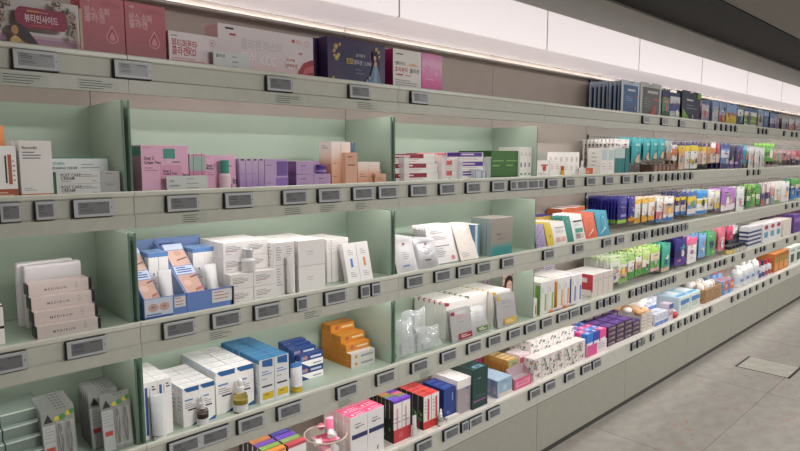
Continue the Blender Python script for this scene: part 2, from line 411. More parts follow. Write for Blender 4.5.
def price_tags(r, xs):
    for i, (x, kd) in enumerate(xs):
        c, z, s = TAGS[kd][i % 3]
        thing('price_tag', [('case', c), ('bezel', z, [('screen', s)])],
              ('wide' if kd == 'L' else 'narrow') + ' electronic price tag on the rail of the ' + ROWNAME[r] + ', ' + ORD[i] + ' from the near end', 'price tag',
              (x, .0035 if r < 5 else .0005, TOP[r] - .0395), (math.radians(-3), 0, rnd.uniform(-.012, .012)), 'electronic price tags')
Lt, St = 'L', 'S'
price_tags(1, [(0.390,Lt), (0.618,Lt), (1.075,Lt), (1.408,Lt), (1.715,Lt), (3.733,Lt), (4.008,Lt), (4.295,Lt), (4.728,St), (4.953,St), (5.078,St), (5.186,St), (5.299,St), (5.394,St), (6.000,St), (6.123,St), (6.227,St), (6.790,St), (7.075,St), (7.244,St)])
price_tags(2, [(0.315,St), (0.389,St), (0.500,Lt), (0.742,Lt), (0.920,Lt), (1.125,Lt), (1.268,Lt), (1.419,Lt), (1.543,Lt), (1.711,Lt), (1.881,Lt), (2.052,Lt), (2.231,Lt), (2.343,St), (2.416,Lt), (2.506,Lt), (2.574,St), (2.683,Lt), (2.852,Lt), (3.072,Lt), (3.281,Lt), (3.495,Lt), (3.676,Lt), (3.859,St), (3.988,St), (4.099,St), (4.206,St), (4.299,St), (4.414,St), (4.514,St), (5.781,St), (5.945,St), (6.078,St)])
price_tags(3, [(0.278,Lt), (0.464,Lt), (0.716,Lt), (0.865,Lt), (1.010,Lt), (1.143,St), (1.289,Lt), (1.425,St), (1.480,St), (1.690,Lt), (1.857,Lt), (2.001,Lt), (2.134,Lt), (2.316,Lt), (2.669,Lt), (2.968,Lt), (3.288,Lt), (3.453,Lt), (3.653,St), (3.737,St), (3.810,St), (3.929,St), (4.015,St), (4.089,St), (4.168,St), (4.255,St), (4.333,St), (4.404,St), (4.469,St), (7.049,St), (7.291,St), (7.466,St)])
price_tags(4, [(0.243,Lt), (0.445,Lt), (0.716,Lt), (0.812,Lt), (0.939,Lt), (1.086,Lt), (1.337,Lt), (1.530,Lt), (1.720,Lt), (1.901,Lt), (2.076,Lt), (2.224,Lt), (2.383,Lt), (2.523,Lt), (2.668,Lt), (2.826,Lt), (2.943,Lt), (3.073,Lt), (3.229,St), (3.307,St), (3.382,St), (3.452,St), (3.639,St), (3.731,St), (3.800,St), (3.870,St), (3.954,St), (4.032,St), (4.104,St), (4.170,St), (4.232,St), (4.306,St), (4.559,St), (4.674,St), (4.824,St), (4.981,St), (5.133,St), (5.235,St), (5.340,St), (5.535,St), (5.793,St), (6.156,St), (6.305,St), (6.413,St), (6.720,St), (7.179,St), (7.487,St)])
price_tags(5, [(1.747,Lt), (1.919,Lt), (2.011,St), (2.089,Lt), (2.226,Lt), (2.571,Lt), (2.715,Lt), (2.917,Lt), (3.092,Lt), (3.214,Lt), (3.691,St), (3.773,St), (3.832,St), (3.977,St), (4.179,St), (4.307,St), (4.437,St), (4.561,St), (4.676,St), (4.795,St), (4.951,St), (5.058,St), (5.570,St), (5.729,St), (5.917,St), (6.057,St), (6.247,St), (6.446,St), (6.688,St), (6.979,St), (7.272,St)])
# ------------------------------------------------------------------ goods: shapes
def carton(w, d, h, base, deco=None, ch=.0008):
    """folding carton standing on its base, front face at y=0"""
    b = B(); b.box(-w / 2, w / 2, 0, d, 0, h, base, ch)
    FR = {'F': ((-w / 2, 0, 0), (w, 0, 0), (0, 0, h)), 'L': ((-w / 2, d, 0), (0, -d, 0), (0, 0, h)), 'T': ((-w / 2, 0, h), (w, 0, 0), (0, d, 0)), 'R': ((w / 2, 0, 0), (0, d, 0), (0, 0, h))}
    seam = M('#8f8c88', .7) if base is WHITE or base is OFFW or base is PALE else None
    if seam and d > .02: b.face(*FR['T']).rect(.02, .985, .98, .999, seam)
    if deco: deco(b, lambda k: b.face(*FR[k]))
    return b.mesh('carton')
def pouch(w, h, t, paint, hole=True, seal=.05, n=(10, 14), sag=0, crinkle=0, back=None):
    """flat heat-sealed sachet, base edge at z=0, front toward -y; paint(u, v) gives the ink"""
    b = B(); nx, nz = n; q = random.Random(int(w * 1e4) + int(h * 1e4))
    P = []
    for j in range(nz + 1):
        for i in range(nx + 1):
            u, v = i / nx, j / nz
            a = min(1, max(0, (v - seal) / (1 - 2.2 * seal))); e = max(0, math.sin(PI * u)) ** .6 * max(0, math.sin(PI * a)) ** .5
            P.append(((u - .5) * w + (q.uniform(-1, 1) * crinkle * w if 0 < i < nx else 0), -.0006 - t * e * (1 + q.uniform(-1, 1) * crinkle * 6), v * h))
    for j in range(nz):
        for i in range(nx):
            if hole and j == nz - 1 and i in (nx // 2, nx // 2 - 1) and nx % 2 == 0: continue
            a = j * (nx + 1) + i
            pp = [P[a], P[a + 1], P[a + nx + 2], P[a + nx + 1]]
            b.raw(pp, [(0, 1, 2, 3)], paint((i + .5) / nx, (j + .5) / nz), crinkle == 0)
    bk = back or paint(.02, .5)
    z1 = h if not hole else h * (1 - 1 / nz)
    b.box(-w / 2, w / 2, -.0007, .0007, 0, z1, bk)
    if hole:
        b.box(-w / 2, -w / nx, -.0007, .0007, z1, h, bk); b.box(w / nx, w / 2, -.0007, .0007, z1, h, bk)
        b.box(-w / nx, w / nx, -.0007, .0007, h - .003, h, bk)
    if paint is not None and hasattr(paint, 'deco'): paint.deco(b.face((-w / 2, -t - .0012, 0), (w, 0, 0), (0, 0, h)))
    return b.mesh('pouch')
def bands(*st, side=None):
    """paint function: (v limit, colour) from the bottom up; side = (u limit, colour)"""
    def f(u, v):
        if side and u < side[0]: return side[1]
        for q, m in st:
            if v < q: return m
        return st[-1][1]
    return f
def tube_parts(h, w, body, cap, capd=.9, label=None, capfrac=.2):
    """squeeze tube standing on its cap, crimped flat at the top"""
    b = B(); n = 18; R = w / 2; P = []; zs = [capfrac * h, capfrac * h + .004, .4 * h, .65 * h, .85 * h, .97 * h, h]
    for i, z in enumerate(zs):
        t = max(0, (z / h - capfrac) / (1 - capfrac)); ry = R * (1 - t) ** .75 * .95 + .0008; rx = R * (.92 + .12 * t)
        if i == 0: rx *= .8; ry *= .8
        P += [(rx * math.cos(2 * PI * k / n), ry * math.sin(2 * PI * k / n), z) for k in range(n)]
    for j in range(len(zs) - 1):
        m = body if not isinstance(body, list) else body[min(j, len(body) - 1)]
        b.raw(P[j * n:(j + 2) * n], [(k, (k + 1) % n, n + (k + 1) % n, n + k) for k in range(n)], m, True)
    b.raw(P[-n:], [tuple(range(n))], body if not isinstance(body, list) else body[-1])
    c = B(); c.lathe([(R * .80, 0), (R * .84, .002), (R * capd * .9, capfrac * h - .001), (R * .6, capfrac * h)], cap, 18)
    return [('body', b.mesh('body')), ('cap', c.mesh('cap'))]
def bottle_parts(h, r, body, cap, neck=.72, capr=.45, liquid=None, lab=None, dropper=False):
    b = B(); rs = r
    prof = [(rs * .9, 0), (rs, .003), (rs, h * neck * .8), (rs * .85, h * neck * .9), (rs * .42, h * neck), (rs * .42, h * neck + .006)]
    b.lathe(prof, body, 20)
    c = B()
    if dropper: c.lathe([(r * .5, h * neck), (r * .5, h * neck + .3 * h * (1 - neck)), (r * .36, h * neck + .34 * h * (1 - neck)), (r * .34, h * .96), (r * .2, h)], cap, 16)
    else: c.lathe([(r * capr * 1.02, h * neck + .002), (r * capr * 1.05, h * .985), (r * capr * .95, h)], cap, 18)
    out = [('glass_body' if body is GLASS else 'body', b.mesh('body')), ('cap', c.mesh('cap'))]
    if liquid:
        q = B(); q.lathe([(rs * .88, .004), (rs * .9, h * neck * .62), (rs * .88, h * neck * .64)], liquid, 18); out.append(('liquid', q.mesh('liquid')))
    if lab:
        q = B(); q.lathe([(rs * 1.01, h * .1), (rs * 1.01, h * neck * .5)], lab, 20); out.append(('label_band', q.mesh('label_band')))
    return out
def span(x0, x1): return (x0 + x1) / 2, x1 - x0
def fine(c='#8d8d8f'): return M(c, .6)
def set_row(name, me, desc, cat, group, r, x0, n, px, y, **k): stack(name, me, desc, cat, group, x0, y, Z[r], n, 1, 1, px, **k)
def hook(r, x, z, L=.22):
    b = B(); y = BACK - .011
    b.tube([(0, y, 0), (0, y - L, 0), (0, y - L - .008, .006), (0, y - L - .010, .016)], .0018, SILV, 6)
    b.box(-.012, .012, y - .002, y + .0005, -.008, .010, SILV)
    return thing('peg_hook', b.mesh('peg_hook'), 'wire hook for ' + hook.what, 'hook', (x, 0, z), group='wire peg hooks')
def hang(r, x, zb, h, w, t, paint, n, desc, cat='sachet', gap=.018, y0=.075, rot=0, hole=True, crinkle=0, name='hanging_sachet', back=None, lean=0.0):
    """n packs hanging one behind another on one wire hook; the front one at y0"""
    if not hasattr(paint, 'deco'):
        q = random.Random(desc)
        pal = ['#e6e2de', '#3a4a7c', '#c9586a', '#d9b08c', '#4f9aa6', '#e0c64a', '#5f9a58', '#7a5a94', '#d98a5a', '#2c2c34', '#c9a0b0']
        def dc(b):
            for i in range(5):
                u, v = q.uniform(.1, .6), q.uniform(.12, .8)
                b.rect(u, v, u + q.uniform(.15, .3), v + q.uniform(.02, .07), M(q.choice(pal)))
            b.dot(q.uniform(.3, .7), q.uniform(.2, .5), w * q.uniform(.1, .2), M(q.choice(pal)), n=10)
            b.dot(q.uniform(.3, .7), q.uniform(.3, .7), w * q.uniform(.06, .14), M(q.choice(pal)), n=10)
            b.lines(.12, .88, q.uniform(.25, .7), 3, .035, M(q.choice(pal)), .4, i)
        paint.deco = dc
    me = pouch(w, h, t, paint, hole, crinkle=crinkle, back=back)
    hook.what = desc; hook(r, x, Z[r] + zb + h - .011, BACK - .011 - y0 + .012)
    if name == 'hanging_sachet': name = {'packet': 'hanging_packet', 'face mask': 'hanging_mask_pack', 'pouch': 'hanging_pouch'}.get(cat, name)
    for j in range(n):
        a = rot + rnd.uniform(-.05, .05)
        thing(name, me, desc + ', ' + ('frontmost' if j == 0 else ORD[j] + ' from the front'), cat, (x + rnd.uniform(-.003, .003), y0 + j * gap, Z[r] + zb), (lean, 0, a), 'packs of ' + desc)

# ------------------------------------------------------------------ top shelf: gift boxes
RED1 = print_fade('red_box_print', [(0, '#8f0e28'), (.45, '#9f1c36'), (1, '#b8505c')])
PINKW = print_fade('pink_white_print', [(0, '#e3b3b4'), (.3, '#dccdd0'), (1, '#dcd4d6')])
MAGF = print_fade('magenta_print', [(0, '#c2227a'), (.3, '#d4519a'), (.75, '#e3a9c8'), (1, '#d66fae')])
y = .05
x, w = span(0.314, 0.507); h = 0.128
def deco(b, F):
    F('F').rect(0, .0, 1, .24, M('#b68aa2')).rect(0, .24, 1, .30, M('#c9a9b6')).rect(0, 0, 1, .05, M('#a8788e'))
    for cx, cy, rx, ry, n, sd in ((.12, .84, .09, .12, 46, 1), (.09, .58, .05, .16, 34, 2), (.86, .76, .08, .13, 46, 3), (.88, .52, .05, .12, 30, 4), (.70, .90, .08, .06, 26, 5), (.04, .34, .035, .14, 22, 6), (.88, .34, .03, .08, 12, 7)):
        q = random.Random(sd)
        for i in range(n):
            a, m_ = q.uniform(0, 6.3), q.random() ** .5
            b.dot(cx + rx * m_ * math.cos(a), min(.97, cy + ry * m_ * math.sin(a)), q.uniform(.0018, .0042), M(q.choice(['#59564a', '#7c6f5c', '#b09a86', '#6e4a50', '#8e8f72', '#c9b59b', '#3f3a36', '#d0b8b4'])), n=6)
    b.rect(.025, 0, .05, .8, M('#8a7668')); b.rect(.92, 0, .935, .62, M('#b0925f')); b.rect(.965, 0, 1, .9, M('#c2a48c'))
    ph = .19 * h
    b.dot(.30, .59, .014, M('#8d2347'), ph); b.dot(.75, .59, .014, M('#8d2347'), ph); b.rect(.30, .40, .75, .78, M('#8d2347'))
    b.word('뷰티인사이드', .33, .52, .015, M('#e0c9cd'), w * .38); b.rect(.36, .70, .50, .725, M('#d8944a')); b.rect(.40, .445, .62, .462, M('#c9574f')); b.lines(.5, .66, .70, 1, .03, M('#c98a90'), .5)
    # a dark-haired figure in a golden dress
    for u, v, r in ((.225, .40, .011), (.25, .37, .012), (.28, .33, .012), (.31, .28, .012), (.34, .23, .012), (.37, .18, .011), (.40, .13, .010), (.43, .08, .008), (.19, .36, .008), (.46, .05, .005), (.16, .16, .006), (.14, .10, .006)): b.dot(u, v, r, M('#2c2022'), n=12)
    b.dot(.215, .33, .0075, M('#b9834f'), .011); b.poly([(.15, .0), (.16, .16), (.21, .24), (.27, .17), (.33, .09), (.34, 0)], M('#c2a052')); b.dot(.22, .14, .010, M('#cdb070')); b.dot(.28, .07, .008, M('#b3924a'))
thing('gift_box', carton(w, .085, h, {'F': M('#c9c2bf', .4), '*': M('#bd8790', .45)}, deco), 'wide floral gift box with magenta plaque and golden-dressed figure, nearest on top shelf', 'box', (x, y, Z[1]))
def deco(b, F):
    F('F').word('팜스 슈퍼', .09, .70, .017, M('#e2b5b8'), .062); b.word('콜라겐', .09, .585, .017, M('#e2b5b8'), .05)
    b.drop(.70, .36, .0155, M('#dfa4ab')); b.drop(.70, .36, .0125, M('#9f1c36')); b.drop(.70, .355, .008, M('#d9909a')); b.ring(.25, .33, .0085, .0008, M('#d0808a'))
    b.lines(.5, .95, .90, 2, .035, M('#8f3a48'), .2); b.dot(.17, .92, .008, M('#d9a0a4'), .004); b.lines(.12, .8, .14, 1, .03, M('#c8707c'), .3); b.lines(.09, .3, .80, 1, .03, M('#d9a0a4'), .3)
x0, x1 = 0.510, 0.622; h = 0.161; me = carton(x1 - x0 - .001, .075, h, RED1, deco)
for i, q in enumerate(('against the floral gift box', 'beside the white and red gift box')):
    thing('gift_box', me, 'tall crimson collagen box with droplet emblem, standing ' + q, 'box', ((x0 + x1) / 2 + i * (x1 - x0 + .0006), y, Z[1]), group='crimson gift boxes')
x, w = span(0.741, 0.894); h = 0.100
def deco(b, F):
    F('F').word('뷰티퍼몬타', .06, .58, .018, M('#b8354a'), w * .5); b.word('콜라겐KD', .06, .36, .019, M('#b8354a'), w * .48)
    b.lines(.05, .25, .87, 1, .05, INK, .4); b.lines(.06, .22, .77, 1, .05, M('#b8354a'), .35); b.ring(.88, .80, .009, .001, M('#c05060')); b.word('R', .862, .76, .007, M('#c05060'))
    b.lines(.06, .8, .24, 3, .06, M('#c97a82'), .3); b.poly([(.55, 0), (1, 0), (1, .22), (.85, .16)], M('#cf8d92'))
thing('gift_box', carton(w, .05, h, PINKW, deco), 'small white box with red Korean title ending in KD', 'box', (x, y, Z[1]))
x, w = span(0.907, 1.264); h = 0.150
def deco(b, F):
    F('F').word('콜라겐 마스터', .22, .56, .026, M('#c9c2c2'), w * .42); b.word('피쉬 KCC', .22, .26, .03, M('#efe4e4'), w * .36)
    b.lines(.07, .2, .9, 1, .05, INK, .8); b.lines(.11, .2, .78, 1, .05, M('#b8354a'), .9, seed=3); b.rect(.22, .03, .6, .13, M('#cf6b70'))
    b.ring(.925, .84, .0085, .001, M('#bb5560')); b.dot(.77, .86, .006, M('#c55a66')); b.lines(.8, .88, .87, 2, .05, M('#d69aa0'), .3)
    b.dot(.74, .38, .022, M('#e4d9da')); b.word('피부속', .69, .40, .009, M('#b8354a')); b.word('탄력충전', .685, .28, .009, M('#b8354a'))
    b.poly([(.80, 0), (.82, .2), (.88, .4), (.96, .48), (1, .5), (1, 0)], M('#a53a44')); b.poly([(.86, .1), (.9, .3), (1, .38), (1, .22), (.92, .18)], M('#c4666c')); b.poly([(.90, 0), (.93, .12), (1, .16), (1, 0)], M('#d09498')); b.dot(.85, .6, .008, M('#c98088'), .004)
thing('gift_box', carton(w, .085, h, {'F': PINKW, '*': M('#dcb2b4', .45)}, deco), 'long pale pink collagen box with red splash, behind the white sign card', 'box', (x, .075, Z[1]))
x, w = span(0.866, 0.990); h = 0.057
b = B(); b.box(-w / 2, w / 2, 0, .0012, 0, h, M('#c9cccb', .4)); b.box(-w / 2, w / 2, 0, .012, 0, .0012, M('#c9cccb', .4))
b.face((-w / 2, 0, 0), (w, 0, 0), (0, 0, h)).word('콜라겐', .07, .68, .008, M('#2f6d55'), w * .26); b.lines(.5, .68, .74, 3, .26, M('#70777a'), .18)
thing('sign_card', b.mesh('sign_card'), 'small white shelf sign with green lettering on the top shelf', 'sign', (x, .028, Z[1]))
PUR = M('#33214f', .38); PURD = M('#20204a', .4); GOLD = M('#a8914a', .4)
x, w = span(1.308, 1.579); h = 0.162
def deco(b, F):
    F('F').dot(.47, .48, w * .29, PURD, h * .36, n=28); b.rect(.24, .2, .70, .74, PURD)
    for u, v, r in ((.13, .80, .010), (.10, .70, .007), (.17, .62, .008), (.14, .56, .010), (.19, .85, .006), (.10, .60, .005), (.08, .12, .006), (.10, .06, .008), (.83, .86, .008), (.87, .80, .006), (.88, .70, .005)): b.dot(u, v, r, GOLD, n=9); b.dot(u + .012, v + .02, r * .5, M('#c4b06a'), n=7)
    b.rect(.30, .46, .42, .58, GOLD); b.word('골드', .315, .48, .011, M('#33214f')); b.word('콜라겐 15,000', .43, .47, .013, M('#b9b4c4'), w * .30); b.word('초저분자', .46, .64, .009, M('#b9b4c4')); b.lines(.45, .62, .34, 2, .08, M('#77729a'), .25)
    for u, v, r in ((.80, .68, .012), (.84, .56, .012), (.86, .44, .009), (.79, .76, .009)): b.dot(u, v, r, M('#17121c'))
    b.dot(.80, .655, .0068, M('#c9a594'), .010); b.poly([(.79, .58), (.83, .58), (.84, .45), (.77, .45)], M('#c4a092')); b.poly([(.77, .48), (.85, .48), (.93, .0), (.67, .0)], M('#6f86a0')); b.poly([(.80, .46), (.83, .46), (.84, .0), (.76, .0)], M('#8fa5b8')); b.dot(.66, .12, .008, M('#7c94a8')); b.dot(.70, .2, .006, M('#8fa5b8'))
me = carton(w, .055, h, {'F': PUR, 'L': M('#35245a', .4), '*': M('#2c1c46', .4)}, deco)
thing('gift_box', me, 'purple collagen gift box with gold scrolls and a lady in a blue gown', 'box', (x, .05, Z[1]), group='purple gift boxes')
thing('gift_box', me, 'purple gift box half hidden behind its twin', 'box', (x - .012, .112, Z[1]), group='purple gift boxes')
x, w = span(1.621, 1.778); h = 0.158
def deco(b, F):
    F('F').word('초저분자', .06, .46, .014, M('#b03048'), w * .48); b.word('콜라겐', .58, .46, .014, M('#4a4a55'), w * .36); b.word('펩타이드', .08, .62, .011, M('#5a5a66'), w * .4); b.lines(.1, .5, .87, 1, .04, INK, .6); b.rect(.1, .365, .34, .40, M('#b03048')); b.lines(.4, .75, .37, 1, .05, M('#d07080'), .4)
    b.lines(.08, .9, .24, 5, .055, M('#99969c'), .35); b.poly([(.45, .62), (.7, .70), (.92, .62)], M('#d9b98a'))
thing('gift_box', carton(w, .06, h, {'F': OFFW, 'L': M('#b0246e', .4), '*': M('#c9a0b4')}, deco), 'white-fronted collagen box with magenta side at the end of the gift boxes', 'box', (x, .05, Z[1]))
x, w = span(1.781, 1.902); h = 0.159
def deco(b, F):
    F('F').ring(.25, .62, .010, .002, M('#c03a88'))
    for u, v, r in ((.5, .85, .008), (.62, .7, .006), (.75, .8, .007), (.45, .55, .006), (.7, .5, .008), (.3, .9, .005), (.85, .62, .005)): b.dot(u, v, r, M('#f0c4da'), n=8); b.dot(u, v, r * .5, M('#c94a92'), n=8)
    b.lines(.15, .85, .34, 1, .05, M('#f0c4da'), .4)
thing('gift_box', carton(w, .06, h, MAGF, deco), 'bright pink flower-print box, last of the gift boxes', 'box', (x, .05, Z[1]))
# empty stretch, then sheet masks hanging
def sheet(frame, field, extra=None, top=.88):
    def f(u, v): return field if (.1 < u < .9 and .03 < v < top) else frame
    if extra: f.deco = extra
    return f
FR = M('#b4bfcc', .4)
bl = sheet(FR, M('#42648f'), lambda b: (b.rect(.3, .68, .72, .74, M('#c9d2dc')), b.rect(.7, .5, .86, .56, M('#b04a50')), b.dot(.74, .16, .012, M('#b08a7c')), b.lines(.2, .6, .5, 3, .06, M('#8aa0bd'), .3)))
gr = sheet(M('#a9a9aa', .4), M('#5f605f'), lambda b: (b.rect(.3, .68, .8, .76, M('#b9b9ba')), b.rect(.58, .48, .86, .54, M('#b4524a')), b.poly([(.45, .04), (.62, .32), (.74, .36), (.7, .04)], M('#b2503f')), b.lines(.15, .5, .5, 4, .08, M('#858686'), .3)))
x, w = span(3.551, 3.789); h = 0.211
hang(1, x, .012, h - .012, w, .004, bl, 9, 'blue sheet mask in a clear frame on the far top shelf', 'face mask', gap=.026)
x, w = span(3.810, 4.111); h = 0.221
hang(1, x, .010, h - .01, w, .004, gr, 3, 'grey sheet mask with a red figure on the far top shelf', 'face mask', gap=.03)
x, w = span(4.127, 4.266)
hang(1, x, .01, .19, w, .005, bands((.2, M('#2f5c4a')), (.75, M('#4f8a6c')), (1, M('#2a2f5c'))), 2, 'narrow green flecked mask pack with navy head', 'face mask')
x, w = span(4.274, 4.429)
hang(1, x, .01, .175, w, .005, bands((.3, M('#c9c9cc')), (.6, M('#3b4c86')), (.86, M('#cfd0d4')), (1, M('#27305f'))), 2, 'white mask pack with a blue jar picture', 'face mask')
nav = bands((1, M('#1d2340')))
nav.deco = lambda b: (b.poly([(0, 0), (0, .42), (.42, 0)], M('#6fa03a')), b.rect(.78, .78, .98, .98, M('#6fa03a')), b.rect(.2, .66, .55, .72, M('#c0c4d4')), b.lines(.2, .8, .5, 2, .1, M('#7d84a8'), .25), b.dot(.55, .14, .016, M('#b59a88')))
x, w = span(4.446, 4.832); hang(1, x, .008, 0.217 - .008, w, .005, nav, 2, 'navy mask pack with a leaf green corner', 'face mask', gap=.03)
FAR1 = [
 (4.856, 5.021, .015, .13, bands((.6, M('#a196b4')), (1, M('#c2bfca'))), 3, 'pale lilac clear packet beside the navy mask pack'),
 (5.085, 5.216, .02, .17, bands((.45, M('#b8bcc6')), (.75, M('#8aa2c6')), (1, M('#7c96c0'))), 3, 'light blue packet with red spot'),
 (5.239, 5.376, .02, .165, bands((.35, M('#a95a52')), (.6, M('#9fb0cc')), (1, M('#7f98c2'))), 3, 'light blue packet over a rust label'),
 (5.400, 5.630, .02, .165, bands((.42, M('#d2b62a')), (.5, M('#c98a3a')), (1, M('#7f98c2'))), 3, 'light blue packet with yellow lower label'),
 (5.668, 5.823, .01, .16, bands((.5, M('#24305c')), (.62, M('#d0d2d6')), (.85, M('#e0e0e2')), (1, M('#47699a'))), 3, 'white bottle card with blue caps and navy label'),
 (5.836, 6.196, .01, .165, bands((.12, M('#d8d8da')), (.3, M('#7d9a34')), (.36, M('#b8c47a')), (.56, M('#7d9a34')), (.8, M('#dcdcde')), (1, M('#3f6090'))), 3, 'white bottle card with an olive green label'),
 (6.240, 6.374, .02, .16, bands((.7, M('#b4a8a6')), (1, M('#7da0c0'))), 3, 'narrow beige packet beyond the olive label'),
 (6.405, 6.544, .02, .15, bands((.7, M('#4d6a9c')), (1, M('#8fb0cc'))), 3, 'narrow blue packet beyond the olive label'),
 (6.576, 6.907, .015, .17, bands((.3, M('#6a5a78')), (.6, M('#b7bac4')), (.85, M('#6d8cb4')), (1, M('#2a3040'))), 4, 'blue and grey packet with black header'),
 (7.011, 7.210, .01, .13, bands((.6, M('#8f888a')), (1, M('#b4b0b2'))), 3, 'grey packet near the far end of the top shelf'),
 (7.247, 7.456, .01, .13, bands((.3, M('#b9865a')), (.6, M('#a8a4a8')), (1, M('#c4c2c6'))), 3, 'grey packet with tan foot toward the top shelf end'),
 (7.495, 7.819, .01, .13, bands((.5, M('#7f868e')), (1, M('#b8bcc2'))), 3, 'cool grey packet at the far end of the top shelf'),
]
for a, c, zb, hh, pf, n, ds in FAR1:
    hang(1, (a + c) / 2, zb, hh, c - a - .004, .006, pf, n, ds, 'packet', gap=.04, y0=.08)

# ------------------------------------------------------------------ second shelf
r = 2
ORG = M('#c9642f', .45); ORP = M('#cf7a45', .45)
# near end: white cartons with orange print
x, w = span(0.279, 0.345); h = 0.130
def deco(b, F):
    F('F').rect(0, 0, 1, .19, M('#a8512e')); b.rect(.72, .28, .84, .84, M('#b05a38')); b.rect(.62, .30, .68, .82, INK); b.lines(.87, .95, .7, 5, .09, GREYI, .3); b.lines(.3, .9, .11, 2, .05, M('#d9b5a0'), .5)
thing('carton', carton(w, .06, h, WHITE, deco), 'white carton with rust base band and orange stripe, nearest on the second shelf', 'box', (x, .05, Z[2]))
x, w = span(0.301, 0.344)
thing('carton', carton(w, .06, 0.183, {'F': M('#cf7f4a'), '*': M('#c9753f')}, lambda b, F: F('F').lines(.2, .9, .8, 3, .12, M('#8f4f28'), .2)), 'plain orange carton standing behind the nearest white carton', 'box', (x, .16, Z[2]))
x, w = span(0.352, 0.424); h = 0.144
def deco(b, F):
    F('F').rect(0, .055, 1, .075, ORG); b.word('Remedic', .09, .855, .007, INK, w * .5); b.lines(.09, .7, .79, 3, .05, INK, .3); b.lines(.09, .5, .17, 2, .035, GREYI, .3)
    F('L').rect(0, .055, 1, .075, ORG); b.lines(.5, .75, .9, 5, .05, GREYI, .3)
me = carton(w, .055, h, OFFW, deco)
thing('carton', me, 'tall off-white carton with thin orange line near its base, front one', 'box', (x, .05, Z[2]), group='off-white cartons with the orange line')
thing('carton', me, 'tall off-white carton with thin orange line, standing behind its twin', 'box', (x - .003, .107, Z[2]), group='off-white cartons with the orange line')
x, w = span(0.429, 0.590); h1 = 0.067
b = B(); b.box(-w / 2 - .003, w / 2 - .008, .072, .0755, 0, h1 + .032, M('#d0d3d2'), .001); b.box(-w / 2 - .003, w / 2 - .006, .0745, .078, 0, h1 + .035, M('#3c7a68'), .001); b.box(-w / 2 - .0035, -w / 2 - .001, -.001, .075, 0, h1 - .004, M('#3c7a68')); b.box(-w / 2 - .003, w / 2 + .001, 0, .075, 0, .0015, M('#3c7a68'))
b.face((-w / 2, .072, h1), (w - .01, 0, 0), (0, 0, .03)).word('CICARN', .06, .5, .008, M('#3c7a68'), w * .2); b.word('REPAIRING CREAM', .05, .12, .006, INK, w * .4); b.lines(.55, .9, .5, 2, .3, GREYI, .25)
thing('display_tray', b.mesh('display_tray'), 'white counter tray with green edges behind the post care cream boxes', 'tray', (x, .05, Z[2]))
def deco(b, F):
    F('F').word('POST CARE', .07, .60, .008, INK, w * .3); b.word('CREAM', .07, .32, .008, INK, w * .2); b.lines(.36, .66, .72, 2, .14, GREYI, .4); b.lines(.07, .32, .16, 1, .1, GREYI, .5); b.rect(.68, 0, 1, 1, M('#a9a9a8')); b.lines(.78, .95, .8, 1, .1, INK, .4); b.word('30ml', .55, .14, .004, GREYI)
me = carton(w - .004, .066, h1 / 2 - .0025, PALE, deco)
for k in (0, 1): thing('carton', me, 'flat grey and white post care cream carton, ' + ('upper' if k else 'lower') + ' of two in the green-edged tray', 'box', (x, .052, Z[2] + .002 + k * (h1 / 2 - .002)), group='post care cream cartons')
# pink set
PK = M('#dfacc6', .45); PKS = M('#c690ac', .45); TEAL = M('#3f8f80', .4)
x, w = span(0.648, 0.786); h = 0.137
def deco(b, F):
    F('F').rect(.46, .72, .71, .93, TEAL); b.rect(.53, .62, .64, .72, M('#d7bccb')); b.rect(.38, .02, .84, .58, M('#d79bb8')); b.word('Step 2', .06, .70, .009, INK, w * .2); b.word('Cream Two', .06, .61, .009, INK, w * .34); b.lines(.06, .34, .52, 2, .05, M('#a0708a'), .3)
    b.word('Step 2', .44, .44, .007, INK); b.word('Cream Two', .44, .38, .007, INK, w * .3); b.word('its', .86, .30, .016, BLACK, w * .14); b.lines(.64, .92, .64, 1, .04, INK, .4); b.lines(.04, .3, .94, 1, .03, M('#a0708a'), .3)
    F('L').rect(0, .78, 1, .97, M('#4f8a7c')); 
me = carton(w, .05, h, {'F': PK, 'L': PKS, '*': PK}, deco)
for j in range(3): thing('carton', me, 'square pink skincare carton with teal block, ' + ('frontmost' if j == 0 else ORD[j] + ' from the front') + ' beside the divider', 'box', (x, .05 + j * .052, Z[2]), group='square pink cartons')
x, w = span(0.708, 0.833); h = 0.049
b = B(); b.box(-w / 2, w / 2, 0, .0012, 0, h, M('#c6c9c6', .4)); b.box(-w / 2, w / 2, 0, .012, 0, .0012, M('#c6c9c6', .4))
b.face((-w / 2, 0, 0), (w, 0, 0), (0, 0, h)).word('기초', .06, .62, .006, M('#5b6266')); b.word('스킨케어', .06, .34, .006, M('#5b6266'), w * .3); b.lines(.48, .78, .78, 3, .27, M('#7d8386'), .14)
thing('sign_card', b.mesh('sign_card'), 'small white shelf sign in front of the square pink cartons', 'sign', (x, .026, Z[2]))
x, w = span(0.788, 0.841); wi = w / 4
def deco(b, F):
    F('F').rect(0, .55, 1, .95, M('#9fb4ae')); b.rect(.2, .2, .8, .45, M('#c47a9c'))
me = carton(wi - .001, .06, 0.112, {'F': M('#cf8aa8'), '*': PK}, deco)
set_row('carton', me, 'slim pink carton with grey-teal panel between the square pink cartons', 'box', 'slim pink cartons', 2, x - w / 2 + wi / 2, 4, wi, .05)
x, w = span(0.843, 0.949); h = 0.109
def deco(b, F):
    F('F').word('Step 3', .06, .68, .008, INK, w * .26); b.word('Mousse', .06, .60, .008, INK, w * .22); b.word('its', .88, .18, .018, BLACK, w * .16); b.lines(.06, .3, .5, 2, .06, M('#a0708a'), .3); b.word('its', .72, .07, .014, BLACK, w * .14); b.lines(.75, .92, .68, 1, .05, INK, .5); b.lines(.05, .3, .94, 1, .04, M('#a0708a'), .3)
me = carton(w, .05, h, {'F': PK, '*': PK}, deco)
